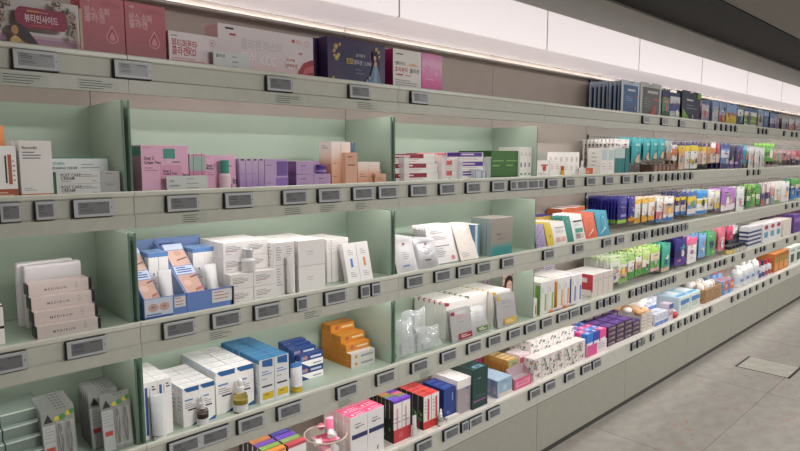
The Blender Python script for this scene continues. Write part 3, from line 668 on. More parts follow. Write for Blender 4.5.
for j in range(2): thing('carton', me, 'pink carton with black its lettering, ' + ('standing behind the teal capped bottle' if j == 0 else 'hidden mostly by its twin'), 'box', (x, .065 + j * .052, Z[2]), group='pink lettered cartons')
x = 0.900; b = B(); b.lathe([(.015, 0), (.0175, .003), (.0175, .046), (.014, .052), (.009, .053)], M('#dfc4cf', .3), 20); c = B(); c.lathe([(.0135, .053), (.0135, .092), (.012, .094)], TEAL, 20)
b.face((-.01, -.0152, .005), (.02, 0, 0), (0, 0, .035)).word('Step 3', .15, .5, .004, INK)
thing('cosmetic_bottle', [('body', b.mesh('body')), ('cap', c.mesh('cap'))], 'small pink bottle with tall teal cap in front of the pink carton', 'bottle', (x, .045, Z[2]))
# lilac set
LIL = print_fade('lilac_print', [(0, '#9674b0'), (.5, '#b296c0'), (1, '#c4acc9')]); LI2 = M('#b79dc2', .45)
x0, x1 = 0.953, 1.043; wi = (x1 - x0) / 4
def deco(b, F): F('F').rect(.25, .95, .75, 1, M('#2c2233')); b.lines(.2, .8, .5, 1, .04, M('#7d5f8c'), .4); F('T').rect(.25, 0, .75, .25, M('#2c2233'))
me = carton(wi - .0008, .05, 0.097, LIL, deco)
stack('carton', me, 'slim lilac carton with black tab on top', 'box', 'slim lilac cartons', x0 + wi / 2, .05, Z[2], 4, 2, 1, wi, .052)
x, w = span(1.045, 1.134); h = 0.097
def deco(b, F): F('F').rect(.5, .42, .98, .92, M('#6d4f98')); b.rect(.46, 0, 1, .36, M('#8a68b4')); b.lines(.08, .42, .78, 1, .04, M('#5f4a70'), .5); b.lines(.08, .35, .2, 2, .05, M('#7d5f8c'), .3)
me = carton(w, .06, h, LI2, deco)
thing('carton', me, 'lilac carton with a purple bottle picture on its right side', 'box', (x, .05, Z[2]), group='lilac picture cartons'); thing('carton', me, 'lilac carton standing behind the purple bottle picture carton', 'box', (x - .002, .112, Z[2]), group='lilac picture cartons')
x0, x1 = 1.166, 1.313; wi = (x1 - x0) / 2; hh = 0.090 / 2
def deco(b, F): F('F').lines(.25, .75, .6, 1, .1, M('#6d527e'), .7); b.lines(.2, .75, .35, 2, .1, M('#9a7aa8'), .3); F('L').rect(.1, .2, .9, .8, M('#8a5f95'))
me = carton(wi - .001, .06, hh - .001, {'L': M('#7c5488'), '*': M('#b193ba')}, deco)
stack('carton', me, 'flat lilac jar carton in the double stack', 'box', 'flat lilac jar cartons', x0 + wi / 2, .05, Z[2], 2, 2, 2, wi, .062, hh, only=lambda i, j, k: not (i == 1 and j == 0 and k == 1))
x = 1.287; b = B(); b.lathe([(.017, 0), (.019, .002), (.019, .017), (.017, .018)], M('#6f5a9e', .25), 24); b.lathe([(.0192, .006), (.0192, .013)], M('#9a86c0', .3), 24); c = B(); c.lathe([(.0195, .018), (.0195, .030), (.018, .0315)], M('#4d3680', .3), 24)
thing('cream_jar', [('pot', b.mesh('pot')), ('lid', c.mesh('lid'))], 'small purple cream jar sitting on the flat lilac cartons', 'jar', (x, .071, Z[2] + hh))
# peach set
PEA = print_fade('peach_print', [(0, '#d29274'), (.55, '#dfb49c'), (.72, '#e4cfc2'), (1, '#e6dad3')]); PE2 = M('#d9ab92', .45)
x0, x1 = 1.325, 1.445; wi = (x1 - x0) / 3.1; h = 0.159
def deco(b, F): F('F').lines(.2, .7, .5, 1, .04, M('#7d5a48'), .4); b.lines(.2, .7, .2, 1, .04, M('#7d5a48'), .4); F('L').rect(.05, .02, .95, .5, M('#cf8f70')); b.lines(.2, .8, .9, 2, .05, GREYI, .3)
me = carton(wi * 1.12, .075, h, PEA, deco)
stack('carton', me, 'tall peach and cream carton', 'box', 'tall peach cartons', x0 + wi * .6, .06, Z[2], 2, 1, 1, wi * 1.14, .077)
x = 1.446; hb_ = 0.158; b = B(); b.lathe([(.011, 0), (.0125, .003), (.0125, hb_ * .66), (.008, hb_ * .70)], M('#d8c2b8', .2), 20); c = B(); c.lathe([(.0122, hb_ * .70), (.0122, hb_ * .985), (.011, hb_)], M('#7f95ab', .2, .5), 20)
thing('cosmetic_bottle', [('body', b.mesh('body')), ('cap', c.mesh('cap'))], 'slim bottle with steel blue cap behind the peach front carton', 'bottle', (x, .083, Z[2]))
x, w = span(1.374, 1.430)
thing('carton', carton(w, .025, 0.120, {'F': M('#d2a48c'), '*': PE2}, lambda b, F: (F('F').lines(.2, .85, .85, 2, .25, M('#7d5a48'), .15),)), 'short peach carton in front of the steel blue capped bottle', 'box', (x, .04, Z[2]))
x0, x1 = 1.445, 1.556; wi = (x1 - x0) / 2; h = 0.085
me = carton(wi - .001, .07, h, PEA, lambda b, F: (F('F').lines(.15, .85, .45, 2, .1, M('#8a6450'), .3), F('L').rect(0, 0, 1, .5, M('#cf8f70'))))
stack('carton', me, 'small peach carton by the bay end divider', 'box', 'small peach cartons', x0 + wi / 2, .055, Z[2], 2, 2, 1, wi, .072)
x = 1.559; thing('cosmetic_bottle', bottle_parts(.056, .006, M('#dcd8d8', .3), M('#8f9fb4', .3), .66, .6), 'tiny white bottle with a grey-blue cap beside the small peach cartons', 'bottle', (x, .058, Z[2]))
x, w = span(1.518, 1.569); thing('carton', carton(w, .016, 0.039, {'F': M('#d0a088'), '*': PE2}, lambda b, F: (F('F').lines(.1, .8, .6, 2, .2, M('#8a6450'), .3),)), 'lowest little peach carton at the front edge', 'box', (x, .033, Z[2]))
# boxed remedies with clear brackets
def flatbox(w, d, h, band, seed, bw=.72, whole=False):
    def deco(b, F):
        F('F')
        if whole: b.rect(0, .0, 1, 1, band)
        else: b.rect(0, .52, bw, .98, band)
        b.lines(.06, .8 * bw, .70, 1, .1, M('#e2c9cc'), 1.4, seed); b.lines(.05, .9, .34, 2, .18, M('#b6969c'), .3, seed + 1)
        F('L').rect(0, .52, 1, .98, band)
    return carton(w, d, h, OFFW, deco)
CRIM = M('#8c1f33', .4); COR = M('#cf5f6c', .4); VIO = M('#4c2f8a', .4)
x0, x1 = 1.641, 1.887; w = x1 - x0; h = 0.118
hs = h / 3
me = flatbox(w, .07, hs - .001, CRIM, 3)
for k in range(3): thing('carton', me, 'flat white remedy box with crimson label, ' + ('bottom', 'middle', 'top')[k] + ' of the stack near the divider', 'box', (x - x + (x0 + x1) / 2 - (.012 if k == 2 else 0), .055 + .004 * k, Z[2] + k * hs), group='crimson label remedy boxes')
x0, x1 = 1.836, 2.096; w = x1 - x0; h = 0.123
me = flatbox(w, .07, h / 3 - .001, COR, 5)
for k in range(3): thing('carton', me, 'flat white remedy box with coral label, ' + ('bottom', 'middle', 'top')[k] + ' of the stack behind the crimson ones', 'box', ((x0 + x1) / 2, .13, Z[2] + k * h / 3), group='coral label remedy boxes')
x0, x1 = 1.898, 2.015; w = x1 - x0; h = 0.091
me = flatbox(w, .06, h / 2 - .001, COR, 8)
for k in range(2): thing('carton', me, 'short coral label remedy box between two clear brackets, ' + ('lower', 'upper')[k], 'box', ((x0 + x1) / 2, .06, Z[2] + k * h / 2), group='short coral label boxes')
x0, x1 = 2.037, 2.199; w = x1 - x0; h = 0.126
me = flatbox(w, .1, h / 3 - .001, VIO, 11, .95)
for k in range(3): thing('carton', me, 'flat white remedy box with violet label, ' + ('bottom', 'middle', 'top')[k] + ' of its stack', 'box', ((x0 + x1) / 2 - (.008 if k == 2 else 0), .055, Z[2] + k * h / 3), group='violet label remedy boxes')
for i, (u0, h_) in enumerate(((1.677, .105), (1.899, .112), (2.006, .105), (2.203, .105))):
    b = B(); b.box(-.014, .014, 0, .0022, 0, h_, CLEAR, .0006); b.box(-.014, -.0115, 0, .05, 0, h_, CLEAR, .0006); b.box(-.016, .016, 0, .0026, h_ - .003, h_, M('#cfd3d2', .2)); b.box(-.014, .014, 0, .05, 0, .002, CLEAR)
    thing('acrylic_bracket', b.mesh('acrylic_bracket'), 'clear upright acrylic bracket in front of the remedy boxes, ' + ORD[i] + ' from the left', 'bracket', (u0, .030, Z[2]), group='clear acrylic brackets')
x0, x1 = 2.102, 2.240
for i, (a, c, hh_) in enumerate(((x0, x0 + .05, .05), (x0 + .055, x0 + .078, .045))): thing('clear_case', [('box', carton(c - a, .02, hh_, M('#c3cad0', .2), lambda b, F: (F('F').rect(.1, .1, .2, .9, M('#6d6f9c')), b.rect(.25, .8, .9, .9, M('#9aa4b4')), b.rect(.25, .2, .9, .26, M('#aab2c0')))))], 'little clear plastic case at the front edge near the green boxes, ' + ('wider' if i == 0 else 'narrower') + ' one', 'case', ((a + c) / 2, .033, Z[2]))
GRN = M('#356429', .4); GRND = M('#27491f', .4)
x0, x1 = 2.270, 2.487; wi = (x1 - x0) / 2; h = 0.134
me = carton(wi - .001, .1, h, {'F': GRN, 'L': GRND, '*': GRND}, lambda b, F: (F('F').rect(.1, .62, .9, .66, M('#7ba35c')), b.rect(.1, .45, .6, .5, M('#7ba35c')), b.rect(.0, 0, 1, .12, GRND)))
stack('carton', me, 'deep green carton next to the clear cases', 'box', 'deep green cartons', x0 + wi / 2, .07, Z[2], 2, 2, 1, wi, .102)
x0, x1 = 2.485, 2.589; wi = (x1 - x0) / 3; h = 0.153
me = carton(wi - .001, .13, h, OFFW, lambda b, F: (F('F').rect(.2, .1, .7, .16, M('#4f8a4f')), b.rect(.2, .35, .5, .5, M('#6d5c8a')), b.lines(.2, .8, .8, 2, .06, GREYI, .3)))
set_row('carton', me, 'tall white carton beyond the deep green ones', 'box', 'tall white cartons by the divider', 2, x0 + wi / 2, 3, wi, .06)
# white and orange cartons in front of the grey panel
x0, x1 = 2.623, 2.733; w = x1 - x0
thing('carton', carton(w, .05, 0.087, WHITE, lambda b, F: (F('F').dot(.6, .55, .018, M('#c2492b')), b.rect(.3, .68, .9, .76, M('#c2492b')), b.rect(0, 0, 1, .06, M('#d2734a')), b.lines(.1, .9, .25, 2, .08, GREYI, .3))), 'white carton with a round orange emblem past the last divider', 'box', ((x0 + x1) / 2, .05, Z[2]))
x0, x1 = 2.738, 2.840; wi = (x1 - x0) / 2
me = carton(wi - .001, .05, 0.089, WHITE, lambda b, F: (F('F').rect(0, 0, 1, .05, M('#d2734a')), b.lines(.2, .8, .7, 3, .12, M('#c9a89a'), .3)))
set_row('carton', me, 'short white carton with orange foot beside the round emblem carton', 'box', 'short white orange footed cartons', 2, x0 + wi / 2, 2, wi, .05)
x0 = 2.848; b = B(); b.lathe([(.010, 0), (.011, .002), (.011, .030), (.007, .034)], M('#cfa53a', .3), 18); c = B(); c.lathe([(.009, .034), (.009, .055), (.008, .057)], M('#c2492b', .35), 16)
thing('cosmetic_bottle', [('body', b.mesh('body')), ('cap', c.mesh('cap'))], 'little yellow bottle with orange cap among white cartons', 'bottle', (x0, .040, Z[2]))
x0, x1 = 2.793, 3.123; wi = (x1 - x0) / 6; h = 0.131
me = carton(wi - .001, .12, h, OFFW, lambda b, F: (F('F').rect(0, 0, 1, .03, M('#d2734a')), b.rect(.3, .6, .7, .8, M('#c9b9b0')), b.lines(.2, .8, .4, 3, .07, M('#b9a59a'), .3)))
set_row('carton', me, 'tall slim white carton in the row behind the yellow bottle', 'box', 'tall slim white cartons', 2, x0 + wi / 2, 6, wi, .10)
x0 = 3.068; thing('cosmetic_bottle', bottle_parts(.085, .009, M('#d6d6d6', .2), WHITE, .7, .6), 'narrow frosted bottle right of the tall slim white cartons', 'bottle', (x0, .05, Z[2]))
x0, x1 = 3.106, 3.190; thing('carton', carton(x1 - x0, .04, .043, {'F': M('#c45a35'), 'L': WHITE, '*': WHITE}, lambda b, F: (F('F').rect(.55, 0, 1, 1, M('#c45a35')), b.rect(.1, .3, .5, .7, M('#d68a6c')))), 'small orange and white box just before the pegboards', 'box', ((x0 + x1) / 2, .05, Z[2]))

# hanging packs on the second shelf
x = 3.521
wt = bands((.85, M('#d2ccc6')), (1, M('#e4e0dc')))
hang(2, x, .03, .185, .075, .004, wt, 9, 'white and orange trimmed sachet at the first pegboard', 'sachet', gap=.026)
x0, x1 = 3.526, 3.646
orp = bands((.35, M('#cf7a55')), (.6, M('#e0c9bb')), (1, M('#e2ddd6')))
hang(2, (x0 + x1) / 2 + .03, .1, .115, x1 - x0, .006, orp, 3, 'cream sachet with orange lower half', 'sachet')
x0, x1 = 3.268, 3.433; wi = (x1 - x0) / 2
me = carton(wi - .003, .085, 0.156, OFFW, lambda b, F: (F('F').rect(.1, .55, .9, .95, M('#b9cbc9')), b.lines(.2, .8, .4, 3, .1, M('#c9aaa0'), .3), F('L').lines(.3, .7, .8, 4, .15, GREYI, .2)))
set_row('carton', me, 'tall white carton with pale teal window below the white sachets', 'box', 'tall white pale teal window cartons', 2, x0 + wi / 2, 2, wi, .045)
TL = M('#23817e', .4)
x0, x1 = 3.439, 3.568; wi = (x1 - x0) / 2
me = carton(wi - .002, .085, 0.158, {'F': M('#1f7471', .4), '*': M('#c9d2d0')}, lambda b, F: (F('F').rect(.0, .62, 1, 1, M('#b9cbc9')),))
set_row('carton', me, 'tall carton with pale top and deep teal front', 'box', 'tall teal front cartons', 2, x0 + wi / 2, 2, wi, .045)
x0, x1 = 3.575, 3.628; thing('carton', carton(x1 - x0, .085, 0.160, M('#1f6f6e', .4)), 'all teal slim carton under the teal pouches', 'box', ((x0 + x1) / 2, .045, Z[2]))
tl = bands((1, M('#2f98a0')))
tl.deco = lambda b: (b.poly([(.25, .1), (.6, .34), (.75, .34), (.75, .02), (.4, .02)], M('#c9a58c')), b.poly([(.6, .36), (.72, .46), (.76, .34)], M('#1c3a48')), b.rect(.3, .66, .75, .76, M('#a9d4d6')), b.lines(.3, .7, .55, 2, .07, M('#7fc0c4'), .3))
for i, (a, zb, hh) in enumerate(((span(3.708, 3.850), .065, .165), (span(3.879, 3.977), .085, .145), (span(3.992, 4.093), .09, .14), (span(4.109, 4.206), .095, .135))):
    hang(2, a[0], zb, hh, a[1], .007, tl, 4, 'turquoise hand care pouch on the ' + ORD[i] + ' turquoise hook', 'pouch', gap=.03)
x0, x1 = 4.023, 4.350; wi = (x1 - x0) / 5
me = carton(wi * .8, .1, .055, M('#6a4f47', .5), lambda b, F: (F('F').rect(.1, .2, .9, .8, M('#8a6558')),))
set_row('carton', me, 'small brown box below the turquoise pouches', 'box', 'small brown boxes', 2, x0 + wi / 2, 5, wi, .06)
FAR2 = [
 ((4.239, 4.324), .09, .13, bands((.4, M('#b08a7c')), (1, M('#9fb0b4'))), 3, 'grey and tan packet after the turquoise pouches'),
 ((4.332, 4.419), .08, .13, bands((.3, M('#d9d4d0')), (.65, M('#d0764a')), (.85, M('#e0dcd8')), (1, M('#303a6a'))), 3, 'white packet with orange middle and navy head'),
 ((4.446, 4.545), .015, .2, bands((.6, M('#c9ae94')), (.72, M('#cfa233')), (.86, M('#d9bd35')), (1, M('#2f2758'))), 4, 'tan packet with yellow band and purple header'),
 ((4.563, 4.647), .02, .195, bands((.65, M('#d6d2d0')), (.85, M('#d9bd35')), (1, M('#332a66'))), 3, 'white packet with yellow band and purple header'),
 ((4.666, 4.792), .02, .2, bands((.25, M('#d8d6d6')), (.38, M('#caa83a')), (.66, M('#dcdad8')), (.86, M('#d9bd35')), (1, M('#332a66'))), 4, 'broad white packet with two yellow bands and purple header'),
 ((4.822, 4.883), .05, .17, bands((.55, M('#c9a58c')), (.8, M('#caa83a')), (1, M('#1f1c38'))), 3, 'narrow tan packet with dark header'),
 ((4.893, 4.965), .05, .17, bands((.6, M('#d6cfc9')), (.8, M('#d9bd35')), (1, M('#332a66'))), 3, 'narrow white packet with yellow head band'),
 ((4.986, 5.060), .055, .165, bands((.5, M('#b9846a')), (.8, M('#c9a03a')), (1, M('#2a2030'))), 3, 'narrow rust packet with gold head band'),
 ((5.071, 5.169), .06, .165, bands((.4, M('#d0c4bc')), (.75, M('#cf8a58')), (1, M('#dcdade'))), 3, 'white packet with amber middle'),
 ((5.180, 5.270), .06, .16, bands((.4, M('#cfc0bc')), (.6, M('#b04a52')), (1, M('#b5424c'))), 3, 'red headed white packet'),
 ((5.304, 5.492), .01, .21, bands((.22, M('#3b2d6e')), (.45, M('#5a76b4')), (.75, M('#c9cfdc')), (.82, M('#6a86bc')), (1, M('#2f3a80'))), 4, 'blue and white packet with a royal blue header'),
 ((5.505, 5.615), .005, .2, bands((.2, M('#5d3f7c')), (.35, M('#b9a6c4')), (1, M('#351f52'))), 4, 'dark purple packet beside the royal blue one'),
 ((5.640, 5.730), .005, .2, bands((.2, M('#4a2c6c')), (.3, M('#c4b4cc')), (1, M('#3b2360'))), 4, 'dark purple packet, second of three'),
 ((5.742, 5.834), .01, .19, bands((.3, M('#4a2c6c')), (.8, M('#472f70')), (1, M('#5a4488'))), 4, 'dark purple packet, last of three'),
 ((5.847, 5.955), .055, .155, bands((.7, M('#3f8ea8')), (1, M('#6ab0c0'))), 3, 'turquoise packet among purple and white ones'),
 ((5.996, 6.137), .0, .2, bands((.8, M('#c9c6c2')), (1, M('#d8d6d2'))), 4, 'white frosted packet, first of three'),
 ((6.165, 6.297), .0, .2, bands((.3, M('#b5b2ae')), (1, M('#d0cecb'))), 4, 'white frosted packet, second of three'),
 ((6.327, 6.464), .0, .195, bands((.5, M('#bdbab6')), (1, M('#d4d2cf'))), 4, 'white frosted packet, last of three'),
 ((6.495, 6.737), .065, .175, bands((.3, M('#5aa03c')), (.5, M('#3f7a34')), (.85, M('#6dba3a')), (1, M('#9fd060'))), 4, 'bright green packet at the far second shelf'),
 ((6.753, 6.888), .03, .15, bands((.3, M('#5c4a4a')), (.8, M('#c08a72')), (1, M('#c9a08e'))), 3, 'terracotta make-up pencil card'),
 ((6.905, 7.027), .03, .15, bands((.3, M('#4a5a52')), (.8, M('#7fa08c')), (1, M('#c9b0a8'))), 3, 'sage green make-up pencil card'),
 ((7.045, 7.189), .03, .15, bands((.3, M('#4a343c')), (.8, M('#b06a80')), (1, M('#c9a0ac'))), 3, 'rose pink make-up pencil card'),
 ((7.207, 7.357), .02, .155, bands((.35, M('#252024')), (.7, M('#a87a84')), (1, M('#cfa8ac'))), 3, 'dusty pink brush card with black handle'),
 ((7.376, 7.551), .02, .155, bands((.4, M('#211d20')), (.7, M('#b4808a')), (1, M('#c98a92'))), 3, 'mauve brush card with black handle'),
 ((7.571, 7.754), .02, .16, bands((.35, M('#2a2528')), (.6, M('#c4a4a4')), (1, M('#b8484f'))), 3, 'red headed brush card by the photo edge'),
]
for (a, c), zb, hh, pf, n, ds in FAR2:
    hang(2, (a + c) / 2, zb, hh, max(.045, c - a - .006), .008, pf, n, ds, 'packet', gap=.035, y0=.07)

# ------------------------------------------------------------------ third shelf
z3 = Z[3]
x, w = span(0.226, 0.297); h = 0.100
thing('carton', carton(w, .08, h, OFFW, lambda b, F: (F('F').rect(0, .40, 1, .47, BLACK), b.rect(0, .96, 1, 1, BLACK))), 'white carton with black centre line, nearest on the third shelf', 'box', (x, .07, z3))
x0 = 0.354; wst = 0.509 - x0; hs = .0335
def deco(b, F):
    F('F').word('M E D I R U N', .26, .34, .0065, M('#5a5557'), wst * .34); b.lines(.74, .80, .68, 3, .18, M('#9d9698'), .35); b.ring(.92, .5, .004, .0006, M('#a9a2a4'))
sl = B(); sl.box(-wst / 2 + .004, wst / 2 - .005, 0, .048, 0, hs, M('#cbbdb8', .45), .0006); deco(sl, lambda k: sl.face((-wst / 2, 0, 0), (wst, 0, 0), (0, 0, hs)))
en = B(); en.box(-wst / 2 + .002, wst / 2 + .004, .003, .050, .001, hs - .0012, M('#191718', .4), .002)
for k in range(4):
    thing('gift_carton', [('sleeve', sl.mesh('sleeve')), ('inner_box', en.mesh('inner_box'))], 'flat pale pink sleeved box with black ends, ' + ('bottom', 'second', 'third', 'top')[k] + ' of the stepped stack', 'box',
          (x0 + wst / 2 + .006, .048 + .021 * k, z3 + k * (hs + .0004)), group='stepped sleeved boxes')
h_ = 0.176
for k, (xa_, w_) in enumerate(((0.368, 0.511 - 0.368), (0.356, 0.499 - 0.356))):
    q = B(); q.box(-w_ / 2, w_ / 2, 0, .029, 0, h_ + .004 * k, M('#cfcacb', .5), .008)
    thing('carton', q.mesh('carton'), 'upright plain white box behind the stepped stack, ' + ('front' if k == 0 else 'rear') + ' one', 'box', (xa_ + w_ / 2, .170 + k * .031, z3), group='plain white boxes')

# blue counter displays
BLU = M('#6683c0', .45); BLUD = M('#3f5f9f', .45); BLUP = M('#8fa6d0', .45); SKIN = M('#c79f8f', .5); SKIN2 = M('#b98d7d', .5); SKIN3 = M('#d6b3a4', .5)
SLOPE = .44                                   # share of the display's width taken by the sloping photo card
def tray(w, d, hf, hb, card, front, back):
    parts = []
    q = B(); q.box(-w / 2, w / 2, 0, d, 0, .003, BLUD); q.box(-w / 2 + SLOPE * w, w / 2 - .003, .105, d - .003, .003, .045, BLUD); parts.append(('base', q.mesh('base')))
    q = B(); q.box(-w / 2, w / 2, 0, .0025, 0, hf, BLU); front(q.face((-w / 2, 0, 0), (w, 0, 0), (0, 0, hf))); parts.append(('front_panel', q.mesh('front_panel')))
    q = B(); q.box(-w / 2, w / 2, d - .0025, d, 0, hb, BLU); back(q.face((-w / 2, d - .0025, 0), (w, 0, 0), (0, 0, hb))); parts.append(('back_card', q.mesh('back_card')))
    for sx in (-1, 1):
        q = B(); xa = sx * w / 2; xb = xa - sx * .0025
        pr = [(.0026, 0), (d - .0026, 0), (d - .0026, hb * .97), (.86 * d, hb * .92), (.0026, hf)]
        P = [(x_, y_, z_) for x_ in (xa, xb) for y_, z_ in pr]; n = 5
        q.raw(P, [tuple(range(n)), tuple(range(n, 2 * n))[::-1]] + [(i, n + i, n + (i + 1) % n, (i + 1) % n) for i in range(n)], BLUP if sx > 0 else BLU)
        parts.append(('side_panel', q.mesh('side_panel')))
    q = B(); xl, xr = -w / 2 + .003, -w / 2 + SLOPE * w; y0_, y1_, z0_, z1_ = .004, d - .05, hf * .75, hb * .93
    P = [(x_, y_, z_ + o) for x_ in (xl, xr) for o in (0, -.0025) for y_, z_ in ((y0_, z0_), (y1_, z1_))]
    q.raw(P, [(0, 4, 5, 1), (2, 3, 7, 6), (0, 1, 3, 2), (4, 6, 7, 5), (1, 5, 7, 3), (0, 2, 6, 4)], BLU)
    card(q.face((xl, y0_, z0_), (xr - xl, 0, 0), (0, y1_ - y0_, z1_ - z0_))); parts.append(('photo_card', q.mesh('photo_card')))
    return parts
def tr_front(b): b.rect(.52, .30, .95, .92, M('#d5d3d2')); b.lines(.56, .9, .78, 3, .16, M('#b07a74'), .3)
def tr_back(b): b.rect(0, .6, 1, 1, M('#7d93c2')); b.lines(.1, .6, .88, 1, .04, M('#2a3f78'), .8); b.lines(.1, .8, .80, 2, .04, M('#33487f'), .4)
def face_print(b):
    b.rect(.03, .02, .97, .40, SKIN); b.poly([(.03, .02), (.55, .02), (.97, .2), (.97, .02)], SKIN2); b.poly([(.6, .33), (.97, .36), (.97, .385), (.62, .355)], M('#6b4a40')); b.poly([(.55, .09), (.95, .13), (.95, .17), (.6, .14)], M('#a8615c')); b.dot(.35, .25, .012, SKIN3)
    b.rect(.03, .41, .97, .56, M('#c3cee2')); b.lines(.12, .9, .52, 3, .04, M('#3d5aa0'), .5)
    b.rect(.03, .57, .97, .86, SKIN3); b.poly([(.35, .655), (.92, .70), (.92, .72), (.38, .68)], M('#6b4a40')); b.dot(.55, .8, .012, SKIN); b.rect(.03, .87, .97, .98, M('#c3cee2'))
d_tr = .235
xa, xb = 0.758, 0.913; wt_ = xb - xa
hf = 0.063; hb = .205
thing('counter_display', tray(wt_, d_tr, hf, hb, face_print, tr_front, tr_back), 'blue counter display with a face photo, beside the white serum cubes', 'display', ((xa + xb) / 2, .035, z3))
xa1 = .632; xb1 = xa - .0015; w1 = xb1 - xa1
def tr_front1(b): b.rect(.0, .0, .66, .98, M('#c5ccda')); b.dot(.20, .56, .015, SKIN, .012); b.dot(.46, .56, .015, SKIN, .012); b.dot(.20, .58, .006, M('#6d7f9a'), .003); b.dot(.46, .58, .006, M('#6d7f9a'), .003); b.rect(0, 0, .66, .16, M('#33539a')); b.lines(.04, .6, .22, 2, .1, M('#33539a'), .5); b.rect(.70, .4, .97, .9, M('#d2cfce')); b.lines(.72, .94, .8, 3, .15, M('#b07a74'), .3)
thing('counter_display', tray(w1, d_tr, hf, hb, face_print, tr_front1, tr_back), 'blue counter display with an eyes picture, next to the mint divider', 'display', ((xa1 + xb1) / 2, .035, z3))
def bxd(b, F): F('F').rect(0, .90, 1, 1, M('#5f8ac6')); b.drop(.5, .5, .003, M('#4a78bf')); b.lines(.2, .8, .34, 2, .06, GREYI, .3); F('T').rect(.0, .0, 1, 1, M('#6f96cc')); b.rect(.2, .2, .8, .6, M('#a9bfe0')); F('L').rect(0, .9, 1, 1, M('#5f8ac6')); b.rect(.1, .05, .9, .25, M('#b9c9e0'))
for (xl, wd, nm) in ((xa1, w1, 'eyes picture'), (xa, wt_, 'face photo')):
    wr = wd * (1 - SLOPE) - .008; w0 = wr / 2
    me = carton(w0 - .001, .028, .132, {'*': WHITE, 'L': M('#c3cbd8')}, bxd)
    xs0 = xl + wd * SLOPE + .003
    stack('carton', me, 'slim white blue topped carton in the ' + nm + ' display', 'box', 'tube cartons in the ' + nm + ' display', xs0 + w0 / 2, .142, z3 + .0455, 2, 3, 1, w0, .0292)
    thing('tester_tube', tube_parts(.125, .042, M('#d9d8d8', .35), M('#d2d2d4', .35), .8), 'white squeeze tube leaning in the front of the ' + nm + ' display', 'tube', (xs0 + wr * .40, .070, z3 + .008), (math.radians(-8), 0, .06))

# white cubes
x0, x1 = 0.901, 1.066; wc = (x1 - x0) / 2; hc = 0.098 / 2
CUB = M('#e4e0de', .5)
def deco(b, F): F('F').lines(.1, .82, .70, 4, .11, M('#8f8b8d'), .35); b.rect(.1, .40, .6, .43, M('#c98a86')); b.lines(.1, .5, .2, 1, .1, GREYI, .3)
me = carton(wc - .001, .04, hc - .0008, CUB, deco)
stack('carton', me, 'small white serum cube by the face photo display', 'box', 'white serum cubes', x0 + wc / 2, .035, z3, 2, 5, 1, wc, .0415, hc, tops=[[2, 4, 4, 4, 4]] * 2)
x = 0.978; b = B(); b.lathe([(.020, 0), (.023, .003), (.023, .036), (.019, .043), (.011, .046)], M('#c9c7c6', .15), 24); c = B(); c.lathe([(.0145, .046), (.0145, .073), (.013, .075)], M('#b9bcbe', .2, .3), 20)
thing('dropper_bottle', [('body', b.mesh('body')), ('cap', c.mesh('cap'))], 'frosted round serum bottle displayed on top of the white cubes', 'bottle', (x, .055, z3 + 2 * hc))
x0, x1 = 1.067, 1.151; wi = (x1 - x0) / 2; h = 0.182
def deco(b, F): F('F').rect(.0, .575, 1, .582, M('#9c9899')); b.lines(.2, .8, .9, 6, .045, M('#a29ea0'), .35); b.lines(.2, .8, .5, 7, .05, M('#a29ea0'), .35, 4); F('L').rect(0, .575, 1, .582, M('#9c9899')); b.lines(.2, .8, .9, 4, .06, M('#a9a5a6'), .3)
me = carton(wi - .001, .042, h, CUB, deco)
stack('carton', me, 'tall narrow white carton beside the serum cubes', 'box', 'tall narrow white cartons', x0 + wi / 2, .045, z3, 2, 5, 1, wi, .043)
x = 1.122; thing('tester_tube', tube_parts(.135, .028, M('#d6d3d3', .3), M('#b0453f', .4), .9, capfrac=.06), 'slim white tester tube with a red foot before the tall narrow cartons', 'tube', (x, .030, z3))
x0, x1 = 1.163, 1.275; w = x1 - x0; h = 0.181 / 2
def deco(b, F): F('F').lines(.3, .7, .54, 1, .05, M('#b09a98'), .5); b.lines(.3, .7, .44, 1, .05, M('#b9a5a3'), .4); F('L').dot(.1, .85, .004, BLACK); F('L').lines(.2, .9, .5, 2, .1, M('#b0abac'), .3)
me = carton(w, .055, h - .001, CUB, deco)
stack('carton', me, 'white cream carton with faint pink lettering', 'box', 'white cream cartons', x0 + w / 2, .04, z3, 1, 4, 2, 0, .0565, h)
x0, x1 = 1.329, 1.431; wi = (x1 - x0) / 5; h = 0.163
me = carton(wi - .001, .055, h, CUB, lambda b, F: (F('F').rect(0, .68, 1, .685, M('#a5a2a3')), b.lines(.3, .7, .9, 3, .06, M('#b0abac'), .3)))
stack('carton', me, 'thin white ampoule carton in the upright row', 'box', 'thin white ampoule cartons', x0 + wi / 2, .10, z3, 5, 3, 1, wi, .056)
x0, x1 = 1.379, 1.503; wi = (x1 - x0) / 2; h = .150
for i, ic in enumerate(('#4a78c0', '#cf8f6a')):
    me = carton(wi - .0015, .022, h, M('#e8e4e3', .5), lambda b, F, ic=ic: (F('F').rect(.42, .38, .60, .60, M(ic)), b.lines(.3, .75, .80, 3, .05, M('#a5a2a3'), .35), b.lines(.3, .8, .24, 3, .05, M('#a5a2a3'), .35)))
    thing('carton', me, 'white carton with ' + ('blue' if i == 0 else 'orange') + ' mark, leaning back on the thin ampoule row', 'box', (x0 + wi * (i + .5), .036, z3 + .001), (math.radians(-14), 0, 0))

